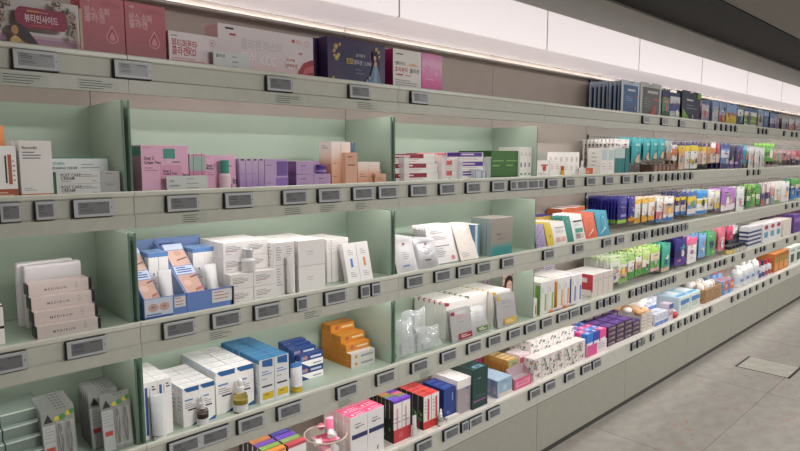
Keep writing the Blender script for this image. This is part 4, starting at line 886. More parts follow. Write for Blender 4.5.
# white and silver sachets in the third mint bay
SIL = M('#b4b3b5', .3, .35); SILW = M('#cbc9ca', .35, .15)
def lean(me, name, desc, cat, u0, y0, n, gap, ang, r, group=None, z=.002, rot=0, dx=.0):
    for j in range(n):
        thing(name, me, desc + ((', frontmost' if j == 0 else ', ' + ORD[j] + ' from the front') if n > 1 else ''), cat, (u0 + dx * j, y0 + gap * j, Z[r] + z), (math.radians(-ang + rnd.uniform(-1, 1)), 0, rot), group or desc)
p = bands((1, SILW)); p.deco = lambda b: (b.rect(.3, .16, .62, .20, M('#5a78b4')), b.dot(.5, .8, .006, M('#c4696a')), b.lines(.35, .7, .55, 4, .06, GREYI, .3))
x0, x1 = 1.629, 1.746; lean(pouch(x1 - x0, .145, .006, p, False), 'sachet', 'white foil sachet with blue line leaning by the third bay divider', 'sachet', (x0 + x1) / 2 + .006, .04, 5, .022, 17, 3)
p = bands((1, SIL)); p.deco = lambda b: (b.rect(.36, .26, .64, .30, INK), b.dot(.5, .82, .006, M('#c4696a')), b.lines(.36, .66, .7, 5, .055, M('#6d6d70'), .35))
x0, x1 = 1.758, 1.887; lean(pouch(x1 - x0, .125, .006, p, False, crinkle=.006), 'sachet', 'silver foil sachet with black bar leaning on white packs', 'sachet', (x0 + x1) / 2, .045, 6, .016, 15, 3, dx=-.003)
p = bands((1, M('#e2dddd', .4))); p.deco = lambda b: (b.rect(.1, .44, .72, .462, M('#6d6a70')), b.lines(.1, .6, .84, 2, .05, GREYI, .3), b.lines(.1, .7, .7, 3, .04, M('#a88a92'), .3), b.lines(.1, .7, .38, 5, .05, GREYI, .3, 4), b.dot(.78, .12, .009, M('#cf6a80')), b.ring(.78, .12, .009, .001, M('#cf6a80')))
x0, x1 = 1.884, 2.057; lean(pouch(x1 - x0, .172, .006, p, False), 'mask_pack', 'large white mask pack with rose dot and dark centre line', 'face mask', (x0 + x1) / 2 - .004, .075, 5, .020, 17, 3)
p = bands((1, M('#e0d4cc', .4))); p.deco = lambda b: (b.dot(.3, .8, .002, INK), b.dot(.3, .6, .002, INK), b.dot(.36, .45, .002, INK), b.lines(.1, .5, .2, 3, .05, GREYI, .25))
x0, x1 = 2.055, 2.181; lean(pouch(x1 - x0, .168, .006, p, False), 'mask_pack', 'large cream mask pack beside the rose dot packs', 'face mask', (x0 + x1) / 2 - .003, .062, 5, .020, 20, 3)
x0, x1 = 2.194, 2.239
for i, hx in enumerate(('#587a9a', '#c9cdd0', '#4d7f92')):
    me = carton(.0155, .15, .155, {'F': M(hx), 'L': M(hx), '*': OFFW}); thing('mask_box', me, ('slate blue', 'white', 'teal blue')[i] + ' mask box edge standing left of the teal footed box', 'box', (x0 - .016 + .0165 * i, .09, z3))
x0, x1 = 2.255, 2.422; w = x1 - x0; h = 0.180
TF = print_fade('teal_foot_print', [(0, '#2f7f80'), (.2, '#3f8a88'), (.36, '#8f8880'), (1, '#9a928a')])
me = carton(w, .03, h, {'F': TF, 'L': M('#8f9c9c'), '*': M('#a39c94')}, lambda b, F: (F('F').word('MEDIN', .25, .54, .008, M('#4a443f'), w * .5), b.lines(.3, .7, .46, 2, .04, M('#6a635d'), .3)))
stack('mask_box', me, 'grey-brown mask box with teal foot', 'box', 'teal footed mask boxes', x0 + w / 2, .05, z3, 1, 4, 1, 0, .0315)

# mask packs leaning in front of the grey panel
def lm(u0, u1, Y, hh, p, n, gap, ang, nm, cat='face mask', r=3): 
    lean(pouch(u1 - u0, hh, .006, p, False), 'mask_pack', nm, cat, (u0 + u1) / 2, Y, n, gap, ang, r)
p = bands((1, M('#a698b8'))); p.deco = lambda b: [b.dot(q_ / 9 % 1, (q_ * .37) % .9 + .05, .006, M('#8a7aa4'), n=6) for q_ in range(16)] and None
lm(2.624, 2.713, .04, .12, p, 2, .02, 12, 'lilac patterned mask pack right of the last divider')
p = bands((1, M('#dcd9d4')), side=(.34, M('#c7ae22'))); p.deco = lambda b: (b.rect(.45, .7, .9, .74, GREYI), b.lines(.45, .9, .6, 3, .05, GREYI, .3), b.rect(.42, .1, .62, .3, M('#c98f84')), b.rect(.7, .1, .9, .3, M('#d0a090')), b.dot(.16, .4, .006, M('#7d7020')))
lm(2.727, 2.925, .04, .125, p, 7, .024, 16, 'white mask pack with a yellow side band')
x0, x1 = 2.860, 3.078
me = carton((x1 - x0) / 6 - .001, .1, .135, {'T': M('#453a86'), 'F': M('#c9a23a'), '*': M('#4a4090')})
set_row('mask_box', me, 'slim violet topped mask box behind the yellow banded packs', 'box', 'violet topped mask boxes', 3, x0 + .01, 6, (x1 - x0) / 6, .205)
p = bands((1, M('#1f7a6c'))); p.deco = lambda b: (b.lines(.3, .7, .8, 2, .06, M('#5fa698'), .4),)
lm(2.923, 3.002, .045, .145, p, 4, .022, 15, 'deep green mask pack with plain front')
p = bands((1, M('#dcdad8'))); p.deco = lambda b: (b.rect(.15, .70, .85, .76, INK), b.rect(.2, .3, .8, .46, M('#2f8a78')), b.lines(.2, .8, .62, 2, .05, GREYI, .3), b.rect(.2, .08, .5, .26, M('#8f7d7a')), b.rect(.55, .08, .8, .26, M('#c4b4ae')))
lm(3.002, 3.128, .045, .150, p, 6, .022, 14, 'white mask pack with black title and green block')
p = bands((1, M('#cf6040'))); p.deco = lambda b: (b.dot(.6, .5, .024, M('#bf4a34'), .040), b.dot(.58, .5, .020, M('#dc8a6a'), .034), b.dot(.58, .5, .014, M('#cf6040'), .026), b.poly([(.1, .1), (.2, .1), (.7, .3), (.6, .34)], M('#e0b09c')))
lm(3.133, 3.266, .045, .150, p, 5, .022, 13, 'orange mask pack with a round face drawing')
p = bands((1, M('#3d93ac'))); p.deco = lambda b: (b.dot(.55, .55, .028, M('#2f7f98'), .046), b.dot(.55, .55, .024, M('#6fb4c6'), .040), b.dot(.53, .55, .018, M('#3d93ac'), .03), b.poly([(.1, .1), (.2, .1), (.7, .3), (.6, .34)], M('#a8d0da')))
lm(3.272, 3.413, .045, .152, p, 5, .022, 13, 'blue mask pack with a round face drawing')
x0, x1 = 3.127, 3.393
for i in range(4):
    me = carton((x1 - x0) / 4 - .002, .1, .165 + .004 * (i % 2), {'F': M('#c0623c'), 'L': M('#c0623c'), '*': WHITE}); thing('mask_box', me, 'white topped box with rust front behind the green and white packs, ' + ORD[i] + ' from the left', 'box', (x0 + (x1 - x0) / 4 * (i + .5), .205, z3), group='rust fronted boxes')
# hanging packs on the third shelf
PRP = M('#2f2a78', .4)
pp = bands((.14, M('#8fbf4a')), (1, PRP)); pp.deco = lambda b: (b.rect(.15, .75, .85, .85, M('#5a5aa8')), b.dot(.5, .5, .012, M('#6a4aa0')), b.rect(.2, .25, .8, .35, M('#8a8ac8')), b.lines(.2, .8, .65, 2, .05, M('#b9b9dc'), .3))
FAR3 = [
 (3.549, 3.677, .055, .165, pp, 10, 'violet mask pack with lime green foot on the first violet hook'),
 (3.697, 3.782, .06, .16, bands((.14, M('#c98a2a')), (1, M('#3a3488'))), 6, 'violet mask pack with amber foot'),
 (3.785, 3.872, .04, .16, bands((.25, M('#c98f1f')), (.8, M('#dcd8d4')), (1, M('#d9a83a'))), 6, 'white pack with amber base, first of the amber hooks'),
 (3.887, 3.977, .042, .158, bands((.3, M('#d09a2a')), (.8, M('#dcd8d4')), (1, M('#d9a83a'))), 6, 'white pack with amber base, second of the amber hooks'),
 (3.993, 4.078, .045, .156, bands((.25, M('#d09a2a')), (.8, M('#e0dcd6')), (1, M('#d9b04a'))), 6, 'white pack with amber base, last of the amber hooks'),
 (4.118, 4.216, .02, .175, bands((.16, M('#2f6fb0')), (.4, M('#cf6a80')), (.85, M('#dcd6d2')), (1, M('#e2dedc'))), 6, 'white pack with rose middle and blue foot'),
 (4.233, 4.395, .02, .175, bands((.16, M('#2f6fb0')), (.3, M('#d9d4d0')), (.75, M('#c9a58c')), (1, M('#e2dedc'))), 6, 'white pack with tan strips and blue foot'),
 (4.439, 4.511, .05, .165, bands((.12, M('#2f6fb0')), (.4, M('#cfc9c4')), (.66, M('#242a5c')), (.8, M('#d9c23a')), (1, M('#2a2f6c'))), 4, 'slim navy and yellow pack, first of two'),
 (4.529, 4.622, .05, .165, bands((.12, M('#2f6fb0')), (.4, M('#cfc9c4')), (.66, M('#2f3468')), (.8, M('#d9c23a')), (1, M('#2a2f6c'))), 4, 'slim navy and yellow pack, second of two'),
 (4.660, 4.815, .03, .185, bands((.1, M('#3a7fc0')), (.3, M('#d6d2d0')), (.42, M('#4a8fc6')), (.6, M('#cfa08a')), (.78, M('#d9c23a')), (1, M('#2f5fa8'))), 4, 'blue and white plaster pack with yellow band'),
 (4.835, 5.053, .03, .19, bands((.12, M('#3a7fc0')), (.4, M('#dedcda')), (.55, M('#d9c85a')), (.66, M('#e2e0de')), (.85, M('#2f86c8')), (1, M('#4a9ad4'))), 4, 'broad blue headed plaster pack with white body'),
 (5.074, 5.195, .055, .15, bands((.4, M('#c9c4c0')), (.75, M('#dcd8d4')), (1, M('#e4e0da'))), 4, 'white pack after the plasters, first of two'),
 (5.217, 5.331, .055, .15, bands((.3, M('#d9c04a')), (.75, M('#d6d4d2')), (1, M('#e4dcc8'))), 4, 'white pack with straw coloured foot'),
 (5.347, 5.727, .02, .19, bands((.28, M('#dcd6dc')), (1, M('#a672b4'))), 4, 'broad lilac pack with white lower part'),
 (5.750, 5.936, .0, .21, bands((1, M('#d6d8d4'))), 3, 'white pack with green plant lettering'),
 (6.025, 6.123, .02, .2, bands((.3, M('#3f8a3a')), (.5, M('#c9d6b4')), (.8, M('#3a7a34')), (1, M('#7fb04a'))), 3, 'green pack, first of the green three'),
 (6.152, 6.254, .02, .2, bands((.4, M('#5aa044')), (.6, M('#c9d6b4')), (.85, M('#2f6a30')), (1, M('#7fb04a'))), 3, 'green pack, second of the green three'),
 (6.283, 6.419, .03, .19, bands((.3, M('#4a9a3c')), (.5, M('#e0e4da')), (.8, M('#58a83c')), (1, M('#3f8a3a'))), 3, 'green pack, last of the green three'),
 (6.450, 6.559, .01, .2, bands((.3, M('#b46a5a')), (.6, M('#4a4a7a')), (1, M('#c9b4b0'))), 3, 'rust and slate pack beyond the greens'),
 (6.591, 6.704, .01, .21, bands((.3, M('#c9bfc4')), (.6, M('#4a2f58')), (1, M('#d6ced0'))), 3, 'plum centred pack beyond the greens'),
 (6.737, 6.854, .01, .21, bands((.4, M('#7a8a9a')), (.7, M('#cf8a94')), (1, M('#d6c4c4'))), 3, 'rose and grey pack beyond the greens'),
 (6.886, 7.078, .01, .21, bands((.12, M('#6a9a5a')), (1, M('#d2d2ca'))), 3, 'ivory pack with dark upright lettering'),
 (7.114, 7.374, .01, .21, bands((1, M('#d0cfd0'))), 3, 'white pack with grey upright lettering'),
 (7.451, 7.608, .02, .22, bands((.55, M('#3a72b0')), (.65, M('#cfd4da')), (1, M('#3f8a3a'))), 3, 'blue footed green headed pack near the end'),
 (7.649, 7.855, .02, .22, bands((.5, M('#3f7fc0')), (.7, M('#c9b8a0')), (1, M('#4a8a3c'))), 3, 'blue footed green headed pack at the photo edge'),
]
for a, c, zb, hh, pf, n, ds in FAR3:
    hang(3, (a + c) / 2, zb, hh, max(.05, c - a - .004), .007, pf, n, ds, 'packet', gap=.022 if n > 5 else .035, y0=.07)

# ------------------------------------------------------------------ fourth shelf
z4 = Z[4]
SAGE = M('#84938a', .45)
x0 = 0.281; w = .100; hs = .030
def deco(b, F): F('F').rect(0, .93, 1, 1, M('#c9d2c8')); b.lines(.1, .5, .6, 2, .2, M('#7d8d80'), .3); F('T').rect(0, 0, 1, .03, M('#d0d8cf'))
me = carton(w, .13, hs, {'F': M('#74827a', .45), '*': SAGE}, deco)
for c in range(2):
    for k in range(5):
        thing('carton', me, 'flat sage green carton, ' + ('bottom', 'second', 'third', 'fourth', 'top')[k] + ' of the ' + ('right' if c == 0 else 'left') + ' stepped pile', 'box', (x0 + w / 2 - c * (w + .003) + .003, .04 + .024 * k, z4 + k * (hs + .0004)), group='stepped sage cartons')
# blister cards with tweezers
CARD = M('#80847e', .4); CARDG = M('#8f958f', .4)
def blister():
    w, h = .080, .165
    q = B(); q.box(-w / 2, w / 2, 0, .0012, 0, h, {'F': CARD, '*': M('#4a4d4c', .4)})
    q.face((-w / 2, 0, 0), (w, 0, 0), (0, 0, h)); q.poly([(.06, .76), (.34, .76), (.20, .90)], M('#26262a')); q.dot(.46, .80, .0068, M('#b8aa3a')); q.dot(.62, .82, .0075, M('#3f7a3c')); q.dot(.82, .85, .0068, M('#b8aa3a')); q.dot(.92, .87, .0068, M('#3f7a3c'))
    q.rect(.02, .02, .40, .72, M('#a9acaa')); q.lines(.06, .36, .66, 4, .05, GREYI, .3); q.rect(.08, .28, .34, .36, M('#a8433a')); q.rect(.05, .45, .38, .455, INK)
    for i, u in enumerate((.45, .57, .68)): q.rect(u, .955, u + .07, .975, M('#5a5d5c'))
    bl = B(); 
    for u in (.53, .80): bl.box((u - .5) * w - .010, (u - .5) * w + .010, -.010, 0, .012, .122, M('#f4f2f0', .06, 0, 'bowl'), .002)
    tw = B()
    for u in (.53, .80):
        cx = (u - .5) * w
        for s in (-1, 1): tw.tube([(cx + s * .0012, -.004, .115), (cx + s * .0045, -.004, .07), (cx + s * .0006, -.004, .02)], .0013, M('#6f7274', .25, .8), 6)
        tw.box(cx - .0025, cx + .0025, -.006, -.0025, .108, .118, M('#6f7274', .25, .8))
    return [('backing_card', q.mesh('backing_card')), ('blister', bl.mesh('blister'), [('tweezers', tw.mesh('tweezers'))])]
BL = blister()
for c, (ux, y0, n, nm) in enumerate(((0.402, .05, 6, 'by the sage piles'), (0.529, .09, 6, 'by the mint divider'))):
    for j in range(n): thing('tweezer_pack', BL, 'grey blister card of tweezers ' + nm + ', ' + ('frontmost' if j == 0 else ORD[j] + ' from the front'), 'tweezers', (ux + .001 * j, y0 + .0225 * j, z4 + .001), (math.radians(-7), 0, 0), 'tweezer cards ' + nm)
thing('tweezer_pack', BL, 'grey blister card of tweezers standing forward near the shelf edge', 'tweezers', (0.547, .046, z4 + .001), (math.radians(-7), 0, 0), 'single forward tweezer card')
# white and blue pharmacy cartons
MBL = M('#2a5f9a', .4)
x0, x1 = 0.620, 0.706; wi = (x1 - x0) / 2; h = 0.173
def deco(b, F): F('F').rect(.12, .08, .3, .92, MBL); b.rect(.42, .1, .46, .9, M('#6f8fb4')); b.lines(.6, .9, .9, 2, .05, INK, .5); F('L').rect(.2, .1, .8, .2, M('#8aa5c6')); F('T').lines(.2, .8, .6, 2, .3, GREYI, .12); b.rect(0, 0, .03, 1, LGREY); b.rect(0, 0, 1, .03, LGREY)
me = carton(wi - .001, .045, h, {'F': WHITE, '*': M('#e2e0df')}, deco)
stack('carton', me, 'white carton with upright blue stripe by the divider', 'box', 'white upright blue stripe cartons', x0 + wi / 2, .048, z4, 2, 4, 1, wi, .047)
thing('tester_tube', tube_parts(.135, .042, M('#cfd3d4', .25), M('#dcdcdc', .3), .8, capfrac=.10), 'clear white tester tube leaning on the blue striped cartons', 'tube', (0.657, .031, z4), (math.radians(-3), 0, 0))
def bluecorner(b, F):
    F('F').poly([(0, 1), (1, 1), (1, .88), (.3, .88)], MBL); b.poly([(.15, 1), (0, 1), (0, .86)], WHITE); b.poly([(1, 0), (.45, 0), (1, .10)], MBL); b.rect(.12, .66, .62, .70, M('#5a86b8')); b.lines(.12, .8, .58, 3, .05, GREYI, .35); b.rect(.3, .40, .8, .44, INK)
    F('L').rect(0, .88, 1, 1, M('#c3cbd6')); b.lines(.15, .85, .7, 4, .1, GREYI, .25); F('T').lines(.2, .8, .6, 2, .3, GREYI, .12); b.rect(0, 0, .03, 1, LGREY); b.rect(0, 0, 1, .03, LGREY)
x0, x1 = 0.738, 0.845; wi = (x1 - x0) / 2; h = 0.124
me = carton(wi - .001, .042, h, {'F': WHITE, '*': M('#e2e0df')}, bluecorner)
stack('carton', me, 'short white carton with blue corner behind the brown dropper bottle', 'box', 'short white blue corner cartons', x0 + wi / 2, .053, z4, 2, 5, 1, wi, .043)
def dropper(h, r, liq, capc):
    b = B(); b.lathe([(r * .92, 0), (r, .003), (r, h * .46), (r * .86, h * .54), (r * .40, h * .58), (r * .40, h * .62)], GLASS, 24)
    q = B(); q.lathe([(r * .86, .004), (r * .90, .006), (r * .90, h * .40), (r * .88, h * .41)], liq, 20)
    l = B(); l.lathe([(r * 1.01, h * .06), (r * 1.01, h * .26)], M('#d3d3d3', .4), 24)
    c = B(); c.lathe([(r * .52, h * .60), (r * .52, h * .76), (r * .34, h * .78), (r * .36, h * .94), (r * .2, h)], capc, 16)
    return [('glass', b.mesh('glass'), [('liquid', q.mesh('liquid')), ('paper_label', l.mesh('paper_label'))]), ('dropper_cap', c.mesh('dropper_cap'))]
thing('dropper_bottle', dropper(.096, .018, M('#3f1c12', .2), M('#d8d6d4', .35)), 'dropper bottle of brown liquid in front of the short white cartons', 'bottle', (0.792, .0325, z4))
x0, x1 = 0.854, 0.993; wi = (x1 - x0) / 2; h = 0.142
me = carton(wi - .001, .05, h, {'F': WHITE, '*': M('#e2e0df')}, bluecorner)
stack('carton', me, 'large white carton with blue corner behind the yellow oil bottle', 'box', 'large white blue corner cartons', x0 + wi / 2, .067, z4, 2, 5, 1, wi, .051)
thing('dropper_bottle', dropper(.112, .024, M('#b09a3a', .15), M('#dcdad8', .35)), 'round bottle of yellow oil in front of the large white cartons', 'bottle', (0.927, .0285 + .012, z4))
BLT = M('#256f9e', .45)
x0, x1 = 1.001, 1.117; wi = (x1 - x0) / 2; h = 0.153
def deco(b, F):
    F('F').poly([(.2, .98), (.9, .98), (.9, .80), (.2, .84)], MBL); b.rect(.18, .08, .92, .24, M('#d3b32c')); b.lines(.3, .8, .17, 1, .05, M('#8f7a1a'), .6); b.lines(.15, .9, .70, 2, .06, M('#5a86b8'), .4); b.rect(.15, .36, .85, .40, INK); b.lines(.15, .7, .54, 1, .05, GREYI, .4)
    F('T').rect(0, 0, .05, 1, M('#184f74')); b.rect(0, 0, 1, .05, M('#184f74')); b.rect(.2, .3, .8, .36, M('#5a9ac0')); F('L').rect(0, .90, 1, 1, BLT); F('L').rect(0, .45, 1, .46, GREYI); b.rect(.3, .2, .7, .36, M('#9ab0c9'))
me = carton(wi - .001, .044, h, {'F': M('#d9d9da'), 'T': BLT, '*': M('#cfd2d6')}, deco)
stack('carton', me, 'white carton with bright blue top and yellow base label', 'box', 'blue topped yellow label cartons', x0 + wi / 2, .045, z4, 2, 6, 1, wi, .045)
thing('tester_tube', tube_parts(.105, .046, [M('#d8c040', .35), M('#d9d8d8', .35), M('#d9d8d8', .35), M('#d9d8d8', .35), M('#3a6fae', .35), M('#3a6fae', .35)], M('#d0ac28', .4), .95, capfrac=.16), 'white cream tube with blue crimped top and yellow cap', 'tube', (1.159, .062, z4))
NAV = M('#24407c', .4)
x0, x1 = 1.220, 1.325; w = .105; hs = .024
def deco(b, F): F('F').rect(.45, .3, .92, .62, M('#c9cfda')); b.dot(.25, .5, .008, M('#b87a6a')); b.rect(.06, .2, .18, .8, M('#7d8cb4'))
def deco2(b, F): F('F').poly([(0, 0), (.4, 0), (0, 1)], NAV); b.rect(.55, .3, .92, .5, GREYI)
mA = carton(w, .032, hs, {'*': NAV}, deco); mW = carton(w, .032, hs, WHITE, deco2)
xx = 1.240
for k in range(4): thing('carton', mW if k in (0, 2) else mA, ('white' if k in (0, 2) else 'navy') + ' long flat carton, ' + ('bottom', 'second', 'third', 'top')[k] + ' layer of the front pile near the orange boxes', 'box', (xx + w / 2 - .022, .125, z4 + k * (hs + .0004)), group='front navy and white pile')
for j in range(4):
    for k in range(4 if j else 3):
        if k < 3: continue
        thing('carton', mA, 'navy carton with a small portrait, top of the ' + ORD[j - 1] + ' pile back', 'box', (xx + w / 2 - .030, .16 + (j - 1) * .034, z4 + .082 + .006 * j), (math.radians(0), 0, 0), 'navy portrait cartons')
        thing('carton', carton(w, .032, .081 + .006 * j, {'*': NAV}), 'navy carton upright under the ' + ORD[j - 1] + ' portrait carton', 'box', (xx + w / 2 - .030, .16 + (j - 1) * .034, z4), group='upright navy cartons')
# orange bricks
ORB = M('#c9822a', .45)
x0 = 1.442; w = 1.565 - x0; hs = .029
def deco(b, F):
    F('F').rect(.45, .35, .92, .62, M('#d9c9a8')); b.dot(.25, .5, .008, M('#5a2f6a'), .007); b.dot(.25, .5, .004, M('#c97a3a')); F('L').rect(.1, .1, .9, .9, M('#c07a28')); b.lines(.2, .8, .6, 2, .2, M('#9a5f1c'), .2); F('T').rect(.1, .1, .9, .25, M('#d99a4a'))
mO = carton(w, .031, hs, {'*': ORB}, deco)
mW = carton(w, .031, hs, {'F': M('#c9c6c2'), 'L': ORB, 'T': M('#d2cdc4'), '*': ORB}, lambda b, F: (F('F').rect(.4, .3, .92, .6, M('#8f9296')), b.dot(.2, .5, .007, M('#c98a3a')), F('L').rect(.1, .1, .9, .9, M('#c07a28'))))
for j, n in enumerate((2, 3, 4, 4, 5, 5)):
    for k in range(n):
        thing('carton', mW if (j == 0) else mO, ('white faced' if j == 0 else 'orange') + ' brick carton with logo, ' + ('front row' if j == 0 else ORD[j] + ' row back') + ', ' + ('bottom', 'second', 'third', 'fourth', 'fifth')[k] + ' layer', 'box', (x0 + w / 2 - .001, .10 + .0325 * j, z4 + k * (hs + .0004)), group='orange brick cartons')
# clear bags by the divider
BAGW = M('#b4b8ba', .3)
FILM = M('#c9cdcf', .1, 0, 'bag')
def bag(w, h, t, seed):
    b = B(); q = random.Random(seed); nx, nz = 26, 30; P = []; P2 = []
    ph = [(q.uniform(3, 11), q.uniform(-9, 9), q.uniform(0, 6.3), q.uniform(.05, .16)) for _ in range(9)]
    for j in range(nz + 1):
        for i in range(nx + 1):
            u, v = i / nx, j / nz; e = (math.sin(PI * u) ** .5) * (math.sin(PI * min(1, v * .96 + .02)) ** .5)
            f = sum(a * (1 - abs(math.sin(kx * u + kz * v + p0))) for kx, kz, p0, a in ph)
            x_ = (u - .5) * w * (1 - .10 * v + .05 * math.sin(9 * v)); z_ = v * h * (1 + .04 * math.sin(7 * u))
            P.append((x_, -t * e * (.65 + f), z_)); P2.append((x_, t * .4 * e * (.7 + f), z_))
    n = nx + 1; F = [(j * n + i, j * n + i + 1, (j + 1) * n + i + 1, (j + 1) * n + i) for j in range(nz) for i in range(nx)]
    b.raw(P, F, FILM); b.raw(P2, [f[::-1] for f in F], FILM)
    c = B(); c.box(-w * .30, w * .10, -t * .25, t * .12, h * .06, h * .34, BAGW, .004)
    return [('film', b.mesh('film')), ('contents', c.mesh('contents'))]
for i, (u, y, a, rz, w_, h_, nm) in enumerate(((1.705, .058, -8, .12, .115, .150, 'leaning near the mint divider'), (1.838, .050, -12, -.1, .135, .100, 'slumped low at the shelf edge'), (1.812, .112, -5, .05, .16, .165, 'standing at the back of the heap'))):
    thing('plastic_bag', bag(w_, h_, .026, i + 3), 'crumpled clear plastic bag with white contents, ' + nm, 'bag', (u, y, z4 + .004), (math.radians(a), 0, rz), 'clear plastic bags')
# tabbed mask boxes
def tabbox(c, w=.15, h=.168, d=.033):
    t = M(c, .4)
    return carton(w, d, h, {'F': M('#e2ddd9'), '*': M('#e8e4e0')}, lambda b, F: (F('T').rect(.0, .0, .12, .5, t), F('F').rect(.0, .92, .14, 1, t), b.lines(.3, .8, .7, 3, .06, M('#b9b4b2'), .3), b.rect(.4, .08, .9, .22, t), F('L').rect(.8, .93, 1, 1, t)))
for nm, c_, x_, Y, n in (('crimson', '#9c2436', 1.992, .098, 6), ('olive green', '#4a5f2a', 2.165, .125, 5), ('yellow', '#d2ad2a', 2.33, .085, 7)):
    w_ = .158 if nm != 'yellow' else .135
    stack('mask_box', tabbox(c_, w_), 'white mask box with ' + nm + ' corner tab', 'box', nm + ' tab boxes', x_ + w_ / 2, Y, z4, 1, n, 1, 0, .0338)
def tabsach(c, w, h):
    t = M(c, .4); p = bands((1, M('#b2b1b1', .3, .3))); p.deco = lambda b: (b.rect(.3, .06, .92, .24, t), b.lines(.4, .85, .17, 2, .05, M('#d9d4cc'), .35), b.rect(.04, .84, .2, .95, t), b.lines(.25, .8, .82, 3, .05, M('#c98a8a') if c == '#8f2436' else GREYI, .3), b.ring(.36, .42, .004, .0006, GREYI), b.lines(.3, .8, .60, 1, .05, GREYI, .3))
    return pouch(w, h, .006, p, False)
x0, x1 = 1.966, 2.112; lean(tabsach('#8f2436', x1 - x0, .145), 'mask_pack', 'silver mask sachet with crimson label leaning before the red tab boxes', 'face mask', (x0 + x1) / 2, .034, 2, .014, 10, 4)
x0, x1 = 2.122, 2.253; lean(tabsach('#4f6b2a', x1 - x0, .128), 'mask_pack', 'silver mask sachet with olive green label leaning in the row', 'face mask', (x0 + x1) / 2, .05, 2, .016, 18, 4)
x0, x1 = 2.307, 2.463; lean(tabsach('#c9a02a', x1 - x0, .158), 'mask_pack', 'silver mask sachet with yellow label before the yellow tab boxes', 'face mask', (x0 + x1) / 2, .04, 2, .014, 7, 4)
x0, x1 = 2.506, 2.617; b = B(); w = x1 - x0; h = 0.219
b.box(-w / 2, w / 2, 0, .002, 0, h, M('#b3958c', .45)); b.face((-w / 2, 0, 0), (w, 0, 0), (0, 0, h)).dot(.52, .74, .042, M('#1c1517'), .05); b.rect(.05, .3, .28, .75, M('#1c1517')); b.rect(.80, .3, .97, .75, M('#1c1517')); b.dot(.54, .68, .026, M('#c9a294'), .038); b.rect(.42, .72, .50, .735, M('#3a2724')); b.rect(.60, .72, .68, .735, M('#3a2724')); b.dot(.55, .60, .006, M('#a8544f'), .002)
thing('photo_card', b.mesh('photo_card'), 'photo card of a dark haired person behind the yellow tab boxes', 'sign', (x0 + w / 2, .165, z4), (0, 0, 0))
x0, x1 = 2.539, 2.682
b = B(); w = x1 - x0; h = 0.184; b.box(-w / 2, w / 2, 0, .002, 0, h, M('#b9a5b4', .45)); b.face((-w / 2, 0, 0), (w, 0, 0), (0, 0, h))
for k in range(12): b.dot(.2 + .6 * (k % 2), .08 + .15 * (k // 2), .008, M('#8f7d9a'), n=10)
thing('photo_card', b.mesh('photo_card'), 'lilac patterned back card beside the dark haired photo card', 'sign', (x0 + w / 2, .313, z4))
# colour striped cartons past the divider
def striped(c, w, d, h):
    t = M(c, .4); return carton(w, d, h, {'F': M('#d6d3d2'), '*': M('#d9d4d2')}, lambda b, F: (F('F').rect(.62, .1, .86, .62, t), b.rect(.1, .1, .14, .7, M('#b9b2b0')), b.lines(.15, .5, .8, 3, .06, GREYI, .3), F('L').rect(.8, .0, 1, .9, t), F('T').rect(.4, .1, .6, .3, t)))
x0, x1 = 2.609, 2.650; thing('carton', striped('#b8323c', x1 - x0, .11, .095), 'white carton with red stripe tucked against the last divider', 'box', ((x0 + x1) / 2 + .004, .05, z4))
x0, x1 = 2.669, 2.804; w = (x1 - x0) / 2; set_row('carton', striped('#7fae4a', w - .001, .16, 0.175), 'white carton with green stripe', 'box', 'green stripe cartons', 4, x0 + w / 2, 2, w, .04)
x0, x1 = 2.842, 2.971; w = (x1 - x0) / 2; set_row('carton', striped('#d2963a', w - .001, .19, 0.171), 'white carton with amber stripe', 'box', 'amber stripe cartons', 4, x0 + w / 2, 2, w, .045)
x0, x1 = 2.995, 3.110; w = (x1 - x0) / 2; set_row('carton', striped('#3a5aa0', w - .001, .2, 0.165), 'white carton with blue stripe', 'box', 'blue stripe cartons', 4, x0 + w / 2, 2, w, .05)
x0, x1 = 2.993, 3.256
for i, (a, c, hh) in enumerate(((x0, x0 + .12, .16), (x0 + .125, x0 + .245, .185))):
    b = B(); b.box(-(c - a) / 2, (c - a) / 2, 0, .002, 0, hh, M('#c9c3d2', .45)); b.face((-(c - a) / 2, 0, 0), (c - a, 0, 0), (0, 0, hh)).lines(.1, .8, .9, 3, .06, M('#8a7fa4'), .4); b.dot(.7, .6, .02, M('#b0a0c0'))
    thing('photo_card', b.mesh('photo_card'), 'lilac back card behind the striped cartons, ' + ('shorter' if i == 0 else 'taller') + ' one', 'sign', ((a + c) / 2, .31, z4))
for i, u in enumerate((2.804, 2.947)):
    b = B(); b.box(-.05, .05, 0, .02, 0, .014, M('#d0823a', .4), .001); thing('tester_stand', [('base', b.mesh('base')), ('card', carton(.09, .001, .026, M('#d6cfd2'), lambda b, F: (F('F').lines(.1, .9, .8, 3, .25, M('#b08a94'), .3),)))], 'low orange strip stand with white card before the striped cartons, ' + ('left' if i == 0 else 'right') + ' one', 'stand', (u, .018, z4))
# big cartons with red flanks
x0, x1 = 3.246, 3.507; wi = (x1 - x0) / 4; h = 0.137
REDF = M('#b23842', .4)
def deco(b, F):
    F('F').rect(.9, 0, 1, 1, M('#b9a08a')); b.lines(.2, .7, .75, 2, .06, GREYI, .3); F('L').rect(0.0, .22, 1, .98, REDF); b.rect(.55, .62, .80, .82, M('#d9c4c4')); b.rect(.55, .02, .95, .3, M('#d6d2d0'))
me = carton(wi - .001, .185, h, {'F': M('#c3bcb6'), 'L': M('#cfc8c4'), '*': M('#d9d5d2')}, deco)
set_row('carton', me, 'big upright carton in the block with the red flank', 'box', 'red flank carton block', 4, x0 + wi / 2, 4, wi, .055)
